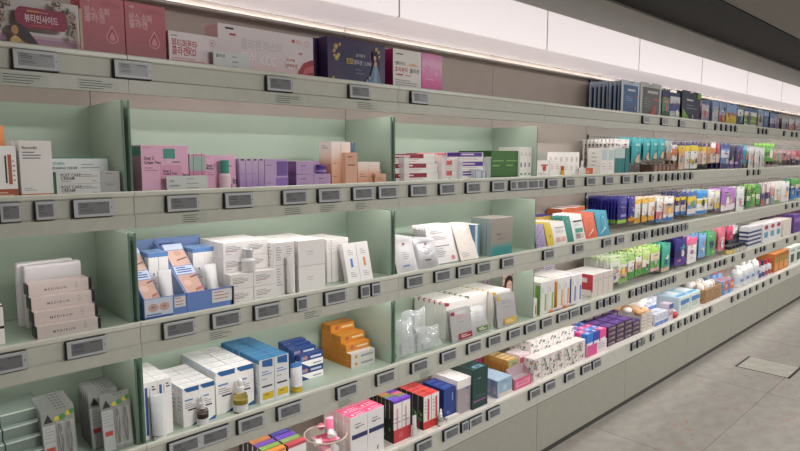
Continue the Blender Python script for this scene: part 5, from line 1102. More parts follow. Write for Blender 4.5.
# hanging packs on the fourth shelf
wg = bands((.8, M('#c9c9c2')), (1, M('#b4c49a')))
wt = bands((.25, M('#7aa84a')), (.5, M('#c9a58c')), (.7, M('#d6d4cc')), (1, M('#a9c47a')))
FAR4 = [
 (3.472, 3.617, .045, .17, wg, 9, 'white pack with dark hang slots at the first fourth shelf peg'),
 (3.583, 3.706, .03, .175, wt, 5, 'green and tan moist tissue pack, first hook'),
 (3.713, 3.806, .04, .17, bands((.3, M('#3f8a3a')), (.5, M('#cfc4b4')), (.75, M('#dcdcd2')), (1, M('#8fb862'))), 5, 'green and tan moist tissue pack, second hook'),
 (3.820, 3.909, .045, .17, bands((.3, M('#4a9a3c')), (.55, M('#c9a58c')), (.8, M('#dedcd4')), (1, M('#a4c272'))), 5, 'green and tan moist tissue pack, third hook'),
 (3.924, 4.031, .045, .175, bands((.3, M('#3a8a3c')), (.6, M('#d2d6c4')), (1, M('#b4cc84'))), 5, 'green and tan moist tissue pack, fourth hook'),
 (4.047, 4.200, .045, .18, bands((.12, M('#c9a0a0')), (.4, M('#5aa84a')), (.7, M('#d6c9b4')), (1, M('#9cc25a'))), 5, 'green and tan moist tissue pack, fifth hook'),
 (4.218, 4.380, .02, .2, bands((.15, M('#c9a594')), (1, M('#3f9a84'))), 6, 'sea green pack with pale lower corner'),
 (4.460, 4.654, .03, .21, bands((.3, M('#4a2f86')), (.6, M('#2a2260')), (1, M('#2c2470'))), 6, 'dark violet sanitary pack'),
 (4.692, 4.871, .02, .2, bands((.7, M('#dcdada')), (.85, M('#c96a8a')), (1, M('#d94a84'))), 4, 'white pack with bright pink header'),
 (4.915, 5.062, .04, .19, bands((1, M('#6f9ac8'))), 4, 'sky blue pack with a baby motif'),
 (5.084, 5.284, .035, .2, bands((1, M('#4f9a62'))), 4, 'mid green pack with pink heart'),
 (5.330, 5.508, .05, .19, bands((1, M('#c96a7c'))), 4, 'rose pink pack past the mid green one'),
 (5.544, 5.694, .12, .12, bands((.4, M('#c22a50')), (1, M('#d2406a'))), 3, 'short crimson pack above the dark jars'),
]
for a, c, zb, hh, pf, n, ds in FAR4:
    hang(4, (a + c) / 2, zb, hh, max(.06, c - a - .004), .010, pf, n, ds, 'packet', gap=.022 if n > 5 else .032, y0=.065)
x0, x1 = 5.522, 5.963; wi = (x1 - x0) / 5
for i in range(5): thing('cream_jar', [('pot', B().lathe([(.03, 0), (.034, .004), (.034, .04), (.03, .045)], M('#c9b878' if i < 2 else '#b9b4aa', .3), 18).mesh('pot')), ('lid', B().lathe([(.036, .045), (.036, .07), (.033, .073)], M('#1c1d2c', .3), 18).mesh('lid'))], 'dark lidded jar on the far fourth shelf, ' + ORD[i] + ' from the left', 'jar', (x0 + wi * (i + .5), .06, z4), group='dark lidded jars')
x0, x1 = 5.843, 6.167; wi = (x1 - x0) / 4
for i in range(4): thing('white_bottle', bottle_parts(.11, .03, M('#d2d0ce', .35), M('#c6c4c4', .4), .75, .5), 'white bottle standing on a black box at the far fourth shelf, ' + ORD[i] + ' from the left', 'bottle', (x0 + wi * (i + .5), .19, z4 + .121), group='white bottles on black boxes')
for i in range(4): thing('carton', carton(wi - .004, .09, .12, M('#1d1c20', .45), lambda b, F: (F('F').rect(.1, .5, .9, .7, M('#4a4a52')),)), 'black box under the white bottles, ' + ORD[i] + ' from the left', 'box', (x0 + wi * (i + .5), .145, z4), group='black boxes')
x0, x1 = 6.091, 6.477; wi = (x1 - x0) / 3
for i in range(3):
    thing('carton', carton(wi - .006, .08, .19, M('#c6c4c8'), lambda b, F: [F('F').rect(0, .08 + .2 * k, 1, .18 + .2 * k, M('#34406c')) for k in range(4)] + [F('L').rect(0, .08 + .2 * k, 1, .18 + .2 * k, M('#34406c')) for k in range(4)]), 'white box with navy stripes, ' + ORD[i] + ' of three at the far fourth shelf', 'box', (x0 + wi * (i + .5), .055, z4), group='navy striped boxes')
x0, x1 = 6.524, 7.148; wi = (x1 - x0) / 3
for i in range(3):
    thing('carton', carton(wi - .008, .14, .185, M('#d0cccc'), lambda b, F: (F('F').dot(.5, .8, .06, M('#9c2440'), .022), b.rect(.2, .25, .8, .55, M('#5a92a8')), F('L').rect(.1, .2, .9, .5, M('#b4b0b0')))), 'white pack with red oval and teal lower print, ' + ORD[i] + ' from the left', 'box', (x0 + wi * (i + .5), .055, z4), group='red oval packs')
x0, x1 = 7.221, 7.526; thing('carton', carton(x1 - x0 - .02, .14, .18, M('#c9c0b8')), 'plain beige box beyond the red oval packs', 'box', ((x0 + x1) / 2, .055, z4))
x0, x1 = 7.303, 8.686; wi = (x1 - x0) / 7
me = carton(wi - .01, .07, .225, M('#4a2440', .45), lambda b, F: (F('F').rect(.1, .8, .9, .9, M('#7a4a6a')), F('T').rect(.1, .1, .9, .5, M('#6a3a5a'))))
set_row('carton', me, 'plum coloured box in the rear row of the far fourth shelf', 'box', 'plum boxes', 4, x0 + wi / 2, 7, wi, .235)
x0, x1 = 7.626, 7.958; thing('carton', carton(x1 - x0 - .03, .13, .2, M('#5a3a7c'), lambda b, F: (F('F').rect(.1, .6, .9, .8, M('#8a6aa8')),)), 'purple box at the photo edge of the fourth shelf', 'box', ((x0 + x1) / 2, .06, z4))

# ------------------------------------------------------------------ lowest shelf
z5 = Z[5]
def slimtop(c, w, d, h, side='#d6d2d0'):
    t = M(c, .4); return carton(w, d, h, {'F': M('#d9d5d3'), 'L': M(side), 'T': t, '*': M('#d6d2d0')}, lambda b, F: (F('F').rect(0, .93, 1, 1, t), b.rect(.35, .1, .55, .8, M('#c98a94')), b.lines(.1, .9, .55, 2, .1, GREYI, .3)))
cols = ['#c97a3a', '#7a9a4a', '#6a4aa0', '#cf8a5a', '#b0444c', '#7f9a5a', '#6a48b0', '#5a58b0']
x0, x1 = 1.024, 1.191; wc = (x1 - x0) / 2 - .006; h = 0.166
for c in range(2):
    for j in range(6):
        thing('carton', slimtop(cols[(j + 4 * c) % 8], wc, .026, h, '#2c2a2c'), 'little carton with coloured top left of the clear bowl, ' + ORD[c] + ' column, ' + ('front row' if j == 0 else ORD[j] + ' row back'), 'box', (x0 + (wc + .008) * (c + .5), .055 + .034 * j, z5), (0, 0, rnd.uniform(-.03, .03)), 'little coloured top cartons')
thing('carton', carton(.05, .022, .03, M('#5f9a86'), lambda b, F: (F('F').rect(.2, .3, .8, .7, M('#c9d6d0')),)), 'low green packet in front of the coloured top cartons', 'box', (1.111, .025, z5))
# clear bowl of pink tubes
xb_ = 1.312; rb = .083
BOWL = M('#f4f2f0', .06, 0, 'bowl')
b = B(); b.lathe([(.048, 0), (.062, .003), (rb * .97, .07), (rb, .128), (rb * .985, .130), (rb * .965, .128), (rb * .94, .07), (.058, .007), (.02, .005)], BOWL, 36)
rm = B(); rm.lathe([(rb * 1.0, .1275), (rb * 1.012, .130), (rb, .1325), (rb * .97, .1325), (rb * .965, .1285), (rb, .1275)], M('#c9b8a8', .15), 36, caps=False)
thing('clear_bowl', [('bowl', b.mesh('bowl')), ('rim', rm.mesh('rim'))], 'round clear acrylic bowl filled with pink tubes on the lowest shelf', 'bowl', (xb_, .10, z5))
PKT = M('#cf5a78', .4)
TPK = tube_parts(.094, .029, [M('#e0d4d4', .35), PKT, PKT, PKT, M('#dcb0ba', .4), M('#dcb0ba', .4)], M('#e0dcdc', .3), .9)
q = random.Random(11); LAB = [ly + ', ' + sd_ for ly in ('bottom layer', 'second layer', 'third layer', 'fourth layer', 'topmost layer') for sd_ in ('one side', 'other side')]
for i in range(10):
    lay = i // 2; a = .5 + 1.3 * lay; sd = .0165 * (1 if i % 2 else -1); th = 89 if lay < 4 else 66; L_ = .046; a2 = a + (PI if i % 2 else 0)
    p0 = (xb_ - L_ * math.sin(a2) + sd * math.cos(a), .10 + L_ * math.cos(a2) + sd * math.sin(a), z5 + .024 + .0292 * lay)
    thing('lip_tube', TPK, 'pink and white tube in the clear bowl, ' + LAB[i], 'tube', p0, (math.radians(th), 0, a2), 'pink tubes in the bowl')
# pink topped cartons
x0, x1 = 1.388, 1.563; wi = (x1 - x0) / 2; h = 0.187
PKTOP = M('#c4406a', .7)
def deco(b, F):
    F('F').rect(.08, .50, 1, .60, M('#2a2f5c')); b.lines(.25, .85, .80, 2, .06, GREYI, .4); b.word('Nella', .3, .72, .006, INK, wi * .4); b.poly([(.55, .08), (.62, .08), (.66, .17), (.6, .17)], M('#2a2f5c')); F('T').dot(.25, .35, .006, WHITE); b.dot(.25, .35, .003, PKTOP); b.rect(.4, .1, .9, .3, M('#dc8aa0')); b.rect(.4, .5, .85, .6, M('#e0b4c0')); F('L').rect(0, .86, 1, 1, M('#dcb4bc')); b.rect(.3, .3, .36, .5, INK)
me = carton(wi - .0012, .042, h, {'F': M('#d9d6d6'), 'T': PKTOP, '*': M('#d9c9c4')}, deco)
stack('carton', me, 'white carton with bright pink top beside the clear bowl', 'box', 'pink topped white cartons', x0 + wi / 2, .045, z5, 2, 4, 1, wi, .0435)
b = B(); b.box(-.075, .0, .0, .02, 0, .11, M('#bfb0a0', .5), .001); thing('carton', b.mesh('carton'), 'tan board upright behind the clear bowl', 'box', (x0 - .004, .20, z5))
# slim cartons in a black and red tray
x0, x1 = 1.624, 1.723; w = x1 - x0
def prof_tray():
    q = B(); q.box(-w / 2, w / 2, 0, .002, 0, .055, M('#b0343c', .4)); q.face((-w / 2, 0, 0), (w, 0, 0), (0, 0, .055)).dot(.4, .5, .012, M('#c4585c')); q.ring(.4, .5, .014, .0012, M('#c4585c'))
    l = B(); P = [(x_, y_, zz) for x_ in (-w / 2 - .0018, -w / 2) for y_, zz in ((0, 0), (.17, 0), (.17, .10), (.02, .10), (0, .055))]; n = 5
    l.raw(P, [tuple(range(n)), tuple(range(n, 2 * n))[::-1]] + [(i, n + i, n + (i + 1) % n, (i + 1) % n) for i in range(n)], M('#1c1d1a', .4))
    l.face((-w / 2 - .0018, .17, 0), (0, -.17, 0), (0, 0, .1))
    qq = random.Random(4)
    for i in range(16): l.dot(qq.uniform(.45, .92), qq.uniform(.1, .6), qq.uniform(.003, .007), M(qq.choice(['#4a7a34', '#6a9a44', '#2f5a2a'])), n=6)
    bt = B(); bt.box(-w / 2, w / 2, 0.002, .17, 0, .002, M('#1c1d1a'))
    return [('front_panel', q.mesh('front_panel')), ('side_panel', l.mesh('side_panel')), ('base', bt.mesh('base'))]
thing('counter_display', prof_tray(), 'black and red cardboard display with leaf print on the lowest shelf', 'display', ((x0 + x1) / 2, .05, z5))
wi = w / 2; cc = ['#6a3fae', '#5a5a9a', '#7a8a4a', '#c98a5a', '#c9627a', '#8a9a5a']
for c in range(2):
    for j in range(6):
        thing('carton', slimtop(cc[j] if c == 0 else cc[(j * 2) % 6], wi - .002, .024, 0.179, '#26241f'), 'slim white carton with ' + ('coloured') + ' top in the leaf print display, ' + ORD[c] + ' column, ' + ('front row' if j == 0 else ORD[j] + ' row back'), 'box', (x0 + wi * (c + .5), .0535 + .0258 * j, z5 + .0022), group='slim cartons in the leaf display')
thing('tester_tube', tube_parts(.098, .022, M('#c6c8c8', .25), M('#d6d6d6', .3), .8, capfrac=.1), 'clear tester tube between the leaf display and red topped cartons', 'tube', (1.729, .035, z5))
# red topped cartons
x0, x1 = 1.800, 1.899; wi = (x1 - x0) / 2; h = 0.152
REDT = M('#c23a34', .4)
def deco(b, F):
    F('F').rect(.5, .25, .75, .9, M('#b9424a')); b.rect(0, 0, 1, .24, REDT); b.lines(.15, .45, .8, 4, .1, GREYI, .3); F('L').dot(.4, .3, .010, M('#4a8a3a'), n=7); b.dot(.55, .45, .008, M('#6aa04a'), n=7); b.dot(.3, .5, .007, M('#3a6a30'), n=7); F('L').rect(.0, .0, .25, .24, REDT); F('T').lines(.2, .8, .6, 1, .2, M('#d8766a'), .4)
me = carton(wi - .001, .034, h, {'F': M('#d9d4d2'), 'L': M('#1f1d1c'), 'T': REDT, '*': M('#1f1d1c')}, deco)
stack('carton', me, 'black sided carton with red top', 'box', 'red topped black cartons', x0 + wi / 2, .05, z5, 2, 7, 1, wi, .0352)
thing('dropper_bottle', dropper(.078, .014, M('#b9b9b4', .2), M('#dcdcdc', .3)), 'clear dropper bottle right of the red topped cartons', 'bottle', (1.891, .032, z5))
# navy, white topped and dark green boxes
NB = M('#22377c', .4)
x0, x1 = 1.941, 2.020; w = x1 - x0; h = 0.143
for j in range(3):
    thing('carton', carton(w, .043, h, {'*': NB}, lambda b, F: (F('F').word('Dr.', .3, .2, .008, M('#a9b4d4'), w * .5), b.rect(.72, .55, .78, .8, M('#a9b4d4')), F('T').rect(.2, .3, .8, .7, M('#3f58a0')), F('F').lines(.3, .8, .15, 1, .04, M('#8a98c4'), .5))), 'royal blue carton in the short row of three, ' + ('frontmost', 'middle', 'rearmost')[j], 'box', ((x0 + x1) / 2, .06 + .045 * j, z5 + .0), group='royal blue cartons')
b = B(); b.box(-w / 2 - .002, w / 2 + .002, 0, .018, 0, .018, M('#d0ccc8', .4), .002); thing('tester_stand', b.mesh('tester_stand'), 'low white block in front of the royal blue cartons', 'stand', ((x0 + x1) / 2, .035, z5))
x0, x1 = 2.025, 2.123; w = x1 - x0; h = 0.165
for j in range(3):
    bb = B(); bb.box(-w / 2, w / 2, 0, .052, 0, h * .74, {'F': M('#9a9096', .45), '*': M('#a79d9f', .45)}, .0008); bb.face((-w / 2, 0, 0), (w, 0, 0), (0, 0, h * .74)).lines(.6, .9, .6, 3, .1, M('#c9c2c4'), .2); bb.rect(.6, .9, .78, .98, M('#5a6488'))
    ld = B(); ld.box(-w / 2 - .0015, w / 2 + .0015, -.0015, .0535, h * .74, h, M('#dcd5d4', .4), .003)
    thing('gift_carton', [('body', bb.mesh('body')), ('lid', ld.mesh('lid'))], 'mauve grey box with white lid, ' + ('frontmost', 'middle', 'rearmost')[j] + ' of three on the lowest shelf', 'box', ((x0 + x1) / 2, .05 + .0555 * j, z5), group='white lidded boxes')
DG = M('#12332f', .38)
x0, x1 = 2.118, 2.232; w = x1 - x0; h = 0.194
for j in range(2):
    thing('carton', carton(w, .105, h, {'F': M('#173b36', .4), '*': DG}, lambda b, F: (F('F').lines(.3, .7, .74, 1, .04, M('#8fa8a2'), .4), b.rect(.05, .17, .9, .21, M('#8a4a84')), b.lines(.2, .9, .32, 2, .03, M('#4a6a64'), .4), F('T').rect(.25, .08, .8, .35, M('#6f8a9a')), b.rect(.4, .12, .7, .3, M('#2a4a58')))), 'tall dark green box with plum stripe, ' + ('front' if j == 0 else 'rear') + ' one', 'box', ((x0 + x1) / 2, .038 + .1065 * j, z5), group='tall dark green boxes')
# pale blue cartons
LB = M('#8fa6bc', .45)
x0, x1 = 2.316, 2.436; w = x1 - x0; h = 0.089
def deco(b, F): F('F').rect(.1, .0, 1, .22, M('#cfc4ba')); b.dot(.5, .5, .018, M('#a9bccc'), .014); b.lines(.2, .8, .85, 2, .06, M('#6a86a4'), .4); F('L').dot(.5, .5, .012, M('#b4a4c0'), n=9); b.dot(.35, .7, .009, M('#7d94b4'), n=8); b.dot(.6, .3, .010, M('#c9b4c4'), n=9); b.rect(.1, .8, .9, .9, M('#7d98b8'))
me = carton(w, .042, h, {'T': M('#a4b9cc'), 'L': M('#8f98b8'), '*': LB}, deco)
stack('carton', me, 'pale blue patterned carton beside the tall dark green boxes', 'box', 'pale blue patterned cartons', x0 + w / 2, .042, z5, 1, 6, 1, 0, .0435)
x0, x1 = 2.438, 2.568; thing('carton', carton(x1 - x0, .04, 0.117, M('#c25a80'), lambda b, F: (F('F').dot(.5, .6, .012, M('#dc9ab4')), F('T').dot(.5, .5, .01, M('#dc9ab4')))), 'rose pink carton at the back beside the yellow toy boxes', 'box', ((x0 + x1) / 2, .275, z5))
x0, x1 = 2.486, 2.570; w = x1 - x0; h = 0.136
def deco(b, F):
    F('T').rect(.1, .1, .9, .3, M('#a8642f')); b.rect(.1, .5, .9, .7, M('#e0c79a'))
    F('F'); qq = random.Random(9)
    for i in range(14): b.dot(qq.uniform(.15, .85), qq.uniform(.08, .9), qq.uniform(.004, .008), M(qq.choice(['#4a8aa4', '#c9a03a', '#2c2c30', '#5a9a4a', '#c9c2b0', '#b0544a'])), n=7)
    F('L').rect(.1, .1, .9, .8, M('#b0742f'))
me = carton(w, .032, h, {'F': M('#8f9a6a'), 'L': M('#b9863a'), 'T': M('#cfae72'), '*': M('#b9863a')}, deco)
stack('carton', me, 'yellow and brown patterned carton', 'box', 'yellow brown patterned cartons', x0 + w / 2, .10, z5, 1, 5, 1, 0, .0335)
# pink display tray
x0, x1 = 2.457, 2.609; w = x1 - x0
q = B(); q.box(-w / 2, w / 2, 0, .002, 0, .055, M('#c4587c', .4)); q.face((-w / 2, 0, 0), (w, 0, 0), (0, 0, .055)).rect(.1, .2, .9, .8, M('#d68aa4')); q.lines(.2, .8, .7, 2, .25, M('#b03a64'), .3)
sd = []
for sx in (-1, 1):
    l = B(); P = [(x_, y_, zz) for x_ in (sx * w / 2, sx * (w / 2 - .002)) for y_, zz in ((.0022, 0), (.052, 0), (.052, .10), (.0022, .055))]
    l.raw(P, [(0, 1, 2, 3), (7, 6, 5, 4)] + [(i, 4 + i, 4 + (i + 1) % 4, (i + 1) % 4) for i in range(4)], M('#b08a90', .45)); sd.append(l.mesh('side_panel'))
bk = B(); bk.box(-w / 2, w / 2, .0522, .054, 0, .10, M('#a8929a', .4)); bs = B(); bs.box(-w / 2 + .002, w / 2 - .002, .002, .052, 0, .002, M('#b08a90')); ins = B(); ins.box(-w / 2 + .002, w / 2 - .002, .003, .05, .046, .048, M('#a09698', .4))
thing('counter_display', [('front_panel', q.mesh('front_panel')), ('side_panel', sd[0]), ('side_panel', sd[1]), ('back_card', bk.mesh('back_card')), ('base', bs.mesh('base')), ('inner_shelf', ins.mesh('inner_shelf'))], 'pink cardboard counter display with sloping sides on the lowest shelf', 'display', ((x0 + x1) / 2, .042, z5))
x0, x1 = 2.596, 2.693; wi = (x1 - x0) / 2
me = carton(wi - .002, .03, .135, M('#d6c6ca'), lambda b, F: (F('F').rect(.1, .55, .9, .9, M('#b04a5c')), b.dot(.5, .3, .010, M('#b0c4d4')), F('L').dot(.5, .4, .008, M('#b0444c'))))
stack('carton', me, 'white and red carton behind the pink display', 'box', 'cartons behind the pink display', x0 + wi / 2, .112, z5, 2, 3, 1, wi, .031)

# white doodle cartons
def doodle(w, d, h, seed, tint='#d6cfcb'):
    def deco(b, F):
        for k in ('F', 'L'):
            F(k); qq = random.Random(seed + ord(k)); n = int(26 * h / .1)
            for i in range(n):
                u, v = qq.uniform(.05, .85), qq.uniform(.06, .92); c = M(qq.choice(['#4a464c', '#5f6a72', '#6f6a70', '#8a5a5a', '#4a8a74', '#85808a', '#b9855a']))
                if i % 3: b.poly([(u, v), (u + qq.uniform(.05, .2), v + qq.uniform(-.05, .08)), (u + qq.uniform(.02, .16), v + qq.uniform(.03, .09))], c)
                else: b.dot(u, v, qq.uniform(.003, .009), c, n=7)
            b.rect(0, 0, .02, 1, M('#a9a2a0')); b.rect(.98, 0, 1, 1, M('#a9a2a0'))
        F('T').rect(0, 0, .03, 1, M('#b0a9a7')); b.lines(.1, .9, .8, 3, .25, M('#b9b2b0'), .12)
    return carton(w, d, h, M(tint, .45), deco)
x0, x1 = 2.632, 3.165; n = 7; wi = (x1 - x0) / n; h = .122
mD = [doodle(wi - .002, .062, h, s) for s in (1, 2, 3)]
for i in range(n): thing('carton', mD[i % 3], 'white doodle print carton, ' + ORD[i] + ' from the left in the front row on the lowest shelf', 'box', (x0 + wi * (i + .5), .045, z5), group='doodle cartons in the front row')
x0, x1 = 2.698, 3.151; n = 8; wi = (x1 - x0) / n; hh = .0465
mE = [doodle(wi - .002, .066, hh, s, '#dcd4d0') for s in (21, 22)]
for i in range(n):
    for j in range(2):
        for k in range(4):
            thing('carton', mE[(i + k + j) % 2], 'white doodle carton in the taller pile, ' + ORD[i] + ' column, ' + ('front', 'rear')[j] + ' row, ' + ('bottom', 'second', 'third', 'top')[k] + ' layer', 'box', (x0 + wi * (i + .5), .112 + .0675 * j, z5 + k * (hh + .0005)), group='taller doodle pile')
# blue and pink topped bottles in white trays
x0, x1 = 3.186, 3.429; w = x1 - x0
b = B(); b.box(-w / 2, w / 2, 0, .002, 0, .07, {'F': M('#d2c6cc'), '*': M('#d9d0d4')}); b.face((-w / 2, 0, 0), (w, 0, 0), (0, 0, .07)).rect(0, 0, .5, 1, M('#c9508a')); b.lines(.55, .95, .8, 3, .2, GREYI, .3)
b2 = B(); b2.box(-w / 2, -w / 2 + .002, .002, .22, 0, .085, M('#c98aa8')); b3 = B(); b3.box(-w / 2, w / 2, .002, .22, 0, .002, M('#d9d0d4'))
thing('counter_display', [('front_panel', b.mesh('front_panel')), ('side_panel', b2.mesh('side_panel')), ('base', b3.mesh('base'))], 'low pink and white tray holding blue and pink capped cartons', 'display', ((x0 + x1) / 2, .045, z5))
wi = (w - .006) / 3
for i in range(3):
    for j in range(5):
        c = ('#2f6fc0', '#d03a74', '#2f3f9a', '#3a86cc', '#d94a84')[(j + 2 * i) % 5]
        thing('carton', carton(wi - .002, .04, .135, {'T': M(c), 'F': M('#cfd2d8') if j else M(c), '*': M(c)}, lambda b, F, c=c: (F('F').rect(.1, .2, .9, .6, M('#d6d6da')), F('T').dot(.5, .5, .012, M('#d6d6da'), n=8))), ('blue', 'pink', 'indigo', 'sky blue', 'rose')[(j + 2 * i) % 5] + ' topped carton in the pink and white tray, ' + ORD[i] + ' column, ' + ORD[j] + ' row', 'box', (x0 + .003 + wi * (i + .5), .049 + .0415 * j, z5 + .0022), group='cartons in the pink and white tray')
# purple flat boxes
PF = M('#43295c', .42)
x0, x1 = 3.468, 3.922; n = 4; wi = (x1 - x0) / n; hh = .031
mP = carton(wi - .008, .074, hh, {'F': M('#35233f'), 'T': M('#4f3376'), '*': PF}, lambda b, F: (F('F').rect(.1, .25, .9, .7, M('#7a6a6a')), b.rect(.55, .35, .85, .6, M('#a48a84')), F('T').rect(.1, .1, .5, .9, M('#6a4a94')), b.dot(.7, .5, .012, M('#8a6aa8')), F('L').rect(.2, .2, .8, .6, M('#8a7a7c'))))
for i in range(n):
    for j in range(3):
        for k in range((4, 4, 5)[j] - (i > 2)):
            thing('carton', mP, 'flat purple box, ' + ORD[i] + ' column, ' + ('front', 'middle', 'rear')[j] + ' row, ' + ('bottom', 'second', 'third', 'fourth', 'fifth')[k] + ' layer', 'box', (x0 + wi * (i + .5), .06 + .079 * j, z5 + k * (hh + .0005)), (0, 0, rnd.uniform(-.02, .02)), 'flat purple boxes')
# carton trays with towels
x0, x1 = 3.826, 4.032; n = 3
TRW = M('#c6bdb4', .5); BRN = M('#a88058', .55)
def opentray(w, d, h, c, inner, print_=None):
    q = B(); q.box(-w / 2, w / 2, 0, .003, 0, h, c); q.face((-w / 2, 0, 0), (w, 0, 0), (0, 0, h)); (print_ or (lambda b: b.lines(.1, .8, .75, 4, .18, GREYI, .3)))(q)
    s1_ = B(); s1_.box(-w / 2, -w / 2 + .003, .003, d, 0, h, c); s2_ = B(); s2_.box(w / 2 - .003, w / 2, .003, d, 0, h, c); bk_ = B(); bk_.box(-w / 2 + .003, w / 2 - .003, d - .003, d, 0, h, c); bt = B(); bt.box(-w / 2 + .003, w / 2 - .003, .003, d - .003, 0, .003, inner)
    return [('front_panel', q.mesh('front_panel')), ('side_panel', s1_.mesh('side_panel')), ('side_panel', s2_.mesh('side_panel')), ('back_panel', bk_.mesh('back_panel')), ('base', bt.mesh('base'))]
def lump(rx, ry, rz, m, seed, n=14, rows=8):
    b = B(); q = random.Random(seed); P = []
    for j in range(rows + 1):
        t = PI * j / rows
        for i in range(n):
            a = 2 * PI * i / n; k = 1 + q.uniform(-.12, .12) * math.sin(t)
            P.append((rx * math.sin(t) * math.cos(a) * k, ry * math.sin(t) * math.sin(a) * k, rz - rz * math.cos(t) * k))
    b.raw(P, [(j * n + i, j * n + (i + 1) % n, (j + 1) * n + (i + 1) % n, (j + 1) * n + i) for j in range(rows) for i in range(n)], m, True); return b.mesh('lump')
TW = ['grey-white box tray with tan contents, nearer of two past the purple boxes', 'grey-white box tray with folded towel, farther of two past the purple boxes']
xs5 = [3.908, 4.032, 4.047, 4.152]
wa = 4.087 - 3.923; wi = wa / 2 - .006
for i in range(2):
    xc = 3.923 + wa / 4 + i * wa / 2
    thing('box_tray', opentray(wi, .24, .13, TRW, BRN), TW[i], 'tray', (xc, .05, z5))
    for k in range(5): thing('soap_bar', lump(.04, .03, .02, M(('#b98a5a', '#c9a07a', '#d6cfc8')[(k + i) % 3], .6), k + 5 * i), ('tan', 'pale tan', 'white')[(k + i) % 3] + ' wrapped soap in the ' + ('nearer' if i == 0 else 'farther') + ' grey-white tray, ' + ORD[k] + ' from the front', 'soap', (xc + (.02 if k % 2 else -.02), .082 + .04 * k, z5 + .112), group='wrapped soaps')
    thing('carton', carton(wi - .01, .225, .106, M('#b39a80', .5)), 'brown inner carton filling the ' + ('nearer' if i == 0 else 'farther') + ' grey-white tray', 'box', (xc, .056, z5 + .0035))
tw = B(); P = []
for i in range(9):
    for j in range(7): P.append(((i / 8 - .5) * .16, (j / 6) * .13, .045 * math.sin(PI * i / 8) * (.6 + .4 * math.sin(j)) + .004 * ((i * j) % 3)))
tw.raw(P, [(i * 7 + j, (i + 1) * 7 + j, (i + 1) * 7 + j + 1, i * 7 + j + 1) for i in range(8) for j in range(6)], M('#d9d4ce', .7), True)
tm = tw.mesh('towel'); t_ = thing('towel', tm, 'white folded cloth draped over the farther grey-white tray', 'towel', (4.096, .09, z5 + .150)); so = t_.modifiers.new('thick', 'SOLIDIFY'); so.thickness = .006
# white and blue cartons
x0, x1 = 4.136, 4.355; wi = (x1 - x0) / 3
mB = carton(wi - .006, .085, .085, M('#cfd1d8'), lambda b, F: (F('F').rect(.0, .0, 1, .3, M('#5a78b4')), b.lines(.1, .9, .8, 3, .14, M('#5a78b4'), .3), F('L').rect(.1, .1, .8, .35, M('#7d94c0')), F('T').rect(.3, .3, .7, .6, M('#9aaccc'))))
stack('carton', mB, 'white blue-banded carton near the grey-white trays', 'box', 'white blue base cartons', x0 + wi / 2, .05, z5, 3, 2, 1, wi, .088, .0855, tops=[[1, 2], [1, 2], [1, 2]])
x0, x1 = 4.364, 4.498; w = x1 - x0
thing('carton', carton(w * .55, .07, .12, M('#c6bcc8'), lambda b, F: (F('F').rect(0, .7, 1, 1, M('#3f5a9a')), b.rect(.1, .3, .9, .5, M('#b08a9a')))), 'lilac grey carton with blue head by the red ball cap', 'box', (x0 + w * .3, .05, z5))
thing('cream_jar', [('pot', lump(.03, .03, .028, M('#b83a3a', .35), 77)), ('lid', B().lathe([(.012, .052), (.012, .06), (.01, .062)], WHITE, 14).mesh('lid'))], 'small round red container at the lowest shelf edge', 'jar', (x0 + w * .78, .055, z5))
thing('green_bottle', bottle_parts(.22, .022, M('#1f6a44', .35), M('#2a2a2c', .4), .7, .6), 'dark green bottle standing behind the blue-banded cartons', 'bottle', (4.879, .285, z5))
# big light blue wipes pack and wicker basket
x0, x1 = 4.566, 4.992; w = (x1 - x0) / 2
def wipes(w, d, h):
    b = B(); b.box(-w / 2, w / 2, 0, d, 0, h, {'T': M('#9fbfd0'), 'F': M('#c6ccc8'), 'L': M('#b4c6d4'), '*': M('#c0ccd4')}, .012)
    b.face((-w / 2, 0, 0), (w, 0, 0), (0, 0, h)).rect(.1, .55, .9, .8, M('#3f78b0')); b.lines(.15, .85, .5, 3, .12, M('#7d9a94'), .4); b.face((-w / 2, 0, h), (w, 0, 0), (0, d, 0)).rect(.2, .3, .8, .7, M('#d4e0e6')); b.rect(.1, .1, .9, .2, M('#4a86b8'))
    return b.mesh('pack')
for i in range(2): thing('wipes_pack', [('pack', wipes(w - .008, .22, .135)), ('flap', B().box(-.05, .05, .07, .15, .1355, .1395, M('#d8dee2', .3), .002).mesh('flap'))], 'large light blue wipes pack on the lowest shelf, ' + ('nearer' if i == 0 else 'farther') + ' one', 'wipes', (x0 + w * (i + .5), .055, z5), group='light blue wipes packs')
def basket(w, d, h):
    b = B(); WK = noise_mat('wicker', '#8a6a48', '#a88660', 60, .7)
    for k in range(7):
        zz = .008 + k * (h - .012) / 6; P = []
        n = 40
        for i in range(n + 1):
            t = i / n * 4; s = int(t) % 4; f = t - int(t)
            x_, y_ = ((-w / 2 + w * f, 0), (w / 2, d * f), (w / 2 - w * f, d), (-w / 2, d - d * f))[s]
            o = .003 * (-1) ** (i + k); P.append((x_ + (o if s in (1, 3) else 0), y_ + (o if s in (0, 2) else 0), zz))
        b.tube(P, .0085, WK, 6)
    fl = B(); fl.box(-w / 2, w / 2, 0, d, 0, .006, WK)
    return [('woven_side', b.mesh('woven_side')), ('base', fl.mesh('base'))]
x0, x1 = 5.073, 5.484; w = x1 - x0 - .03; xc = (x0 + x1) / 2
thing('wicker_basket', basket(w, .21, .11), 'tan wicker basket holding white rolls on the lowest shelf', 'basket', (xc, .065, z5))
q = random.Random(5)
